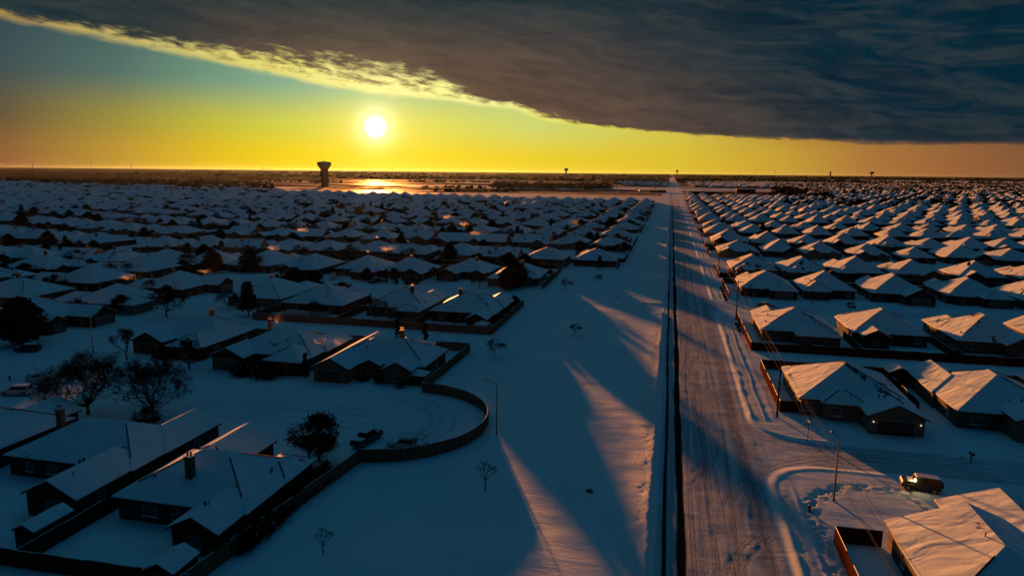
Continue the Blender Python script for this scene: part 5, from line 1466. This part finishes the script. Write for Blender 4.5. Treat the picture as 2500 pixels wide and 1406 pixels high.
for i, (px, py) in enumerate(((1528, 466), (1540, 466), (1548, 466), (1563, 466), (1468, 469), (1513, 470))):
    x, y = px_ground(px, py); vehicle('suv', 'paint_black', x, y, R(4 * i), f'distant dark car crossing beyond the roofs, {ORD[i + 1]} of the scattered ones')
vehicle('suv', 'paint_black', -62.8, 130.8, R(0), 'dark trailer-like van behind the tan brick house') if False else None
# ------------------------------------------------------------------ sheds and yard things
def shed(x0, y0, x1, y1, z, kind, label, wall='far_wall', rz=0):
    cx, cy = (x0 + x1) / 2, (y0 + y1) / 2; root = empty('garden_shed', (cx, cy, 0), rz); b = (x0 - cx, y0 - cy, x1 - cx, y1 - cy, kind, .5, z)
    m = MB(); j = .15; m.box(b[0] + j, b[1] + j, -.3, b[2] - j, b[3] - j, z - .12, wall); m.build('wall', root)
    r_ = MB(); roof_block(r_, b, 0, True, rrng); r_.build('roof', root)
    d = MB(); d.box(-.5, b[1] + j - .04, 0, .5, b[1] + j + .02, min(1.9, z - .3), 'door_wood'); d.build('door', root); tag(root, label, 'shed', 'garden sheds')
shed(-62.6, 50.8, -59.9, 55.6, 2.4, 'NS', 'shed with long snowy roof in the second near left yard')
shed(-45.2, 48.2, -41.9, 51.9, 2.2, 'NS', 'small shed beside the near straight fence at the bottom')
shed(-44.6, 111.6, -41.2, 114.8, 1.9, '', 'small snow-roofed shed between tan brick house and curved fence')
shed(-44.5, 154.2, -41.0, 157.2, 1.9, '', 'little hip-roofed shed in the corner of the alley fence')
shed(-50.5, 128.5, -45.5, 133.0, 2.4, 'EW', 'snow-roofed shed behind the tan brick house')
shed(40.4, 133.5, 44.5, 137.6, 2.6, 'NS', 'pale-roofed shed behind the neighbour of the corner stone house')
shed(-106, 238, -102, 241, 2.2, '', 'tiny pale-roofed shed behind the second left street')
shed(26.5, 133.4, 29.5, 136.4, 2.2, '', 'small shed behind the corner stone house')
# dome greenhouse of plastic sheet
root = empty('greenhouse', (-90.2, 157.4, 0)); m = MB(); n = 10; vs = []; L = 5.6
for xx in (-L, L):
    for k in range(n + 1):
        t = math.pi * k / n; vs.append((xx, 2.0 * math.cos(t), 2.1 * math.sin(t) ** .8 if 0 < k < n else 0))
m.add(vs, [(k, k + 1, n + 2 + k, n + 1 + k) for k in range(n)] + [tuple(range(n, -1, -1)), tuple(range(n + 1, 2 * n + 2))], 'plastic_sheet'); m.build('cover', root)
r_ = MB()
for xx in (-4.2, -2.1, 0, 2.1, 4.2):
    for k in range(n):
        t0, t1 = math.pi * k / n, math.pi * (k + 1) / n
        r_.tube((xx, 2.03 * math.cos(t0), 2.13 * math.sin(t0) ** .8 if k else 0), (xx, 2.03 * math.cos(t1), 2.13 * max(0, math.sin(t1)) ** .8), .03, .03, 'trim_pale', 4)
r_.build('hoop', root); tag(root, 'long domed greenhouse tunnel behind the alley fence', 'greenhouse')
print('objects', len(bpy.data.objects), 'lots', len(lots), 'far faces', len(far_mb.f))

# ------------------------------------------------------------------ evening haze over the plain
def haze():
    m = bpy.data.materials.new('haze'); m.use_nodes = True
    t = NT(m.node_tree); t.n.clear(); o = t.node('ShaderNodeOutputMaterial'); v = t.node('ShaderNodeVolumePrincipled')
    v.inputs['Density'].default_value = HAZE_D; v.inputs['Color'].default_value = (0.5, 0.75, 1.0, 1); v.inputs['Anisotropy'].default_value = 0.7
    t.l.new(v.outputs[0], o.inputs['Volume']); MATS['haze'] = m
    b = MB(); b.box(-30500, -3500, -3, 30500, 36500, 90, 'haze'); h = b.build('haze'); h['kind'] = 'stuff'; tag(h, 'thin warm evening haze lying over the whole plain', 'haze')
HAZE_D = 0.0000035
haze()
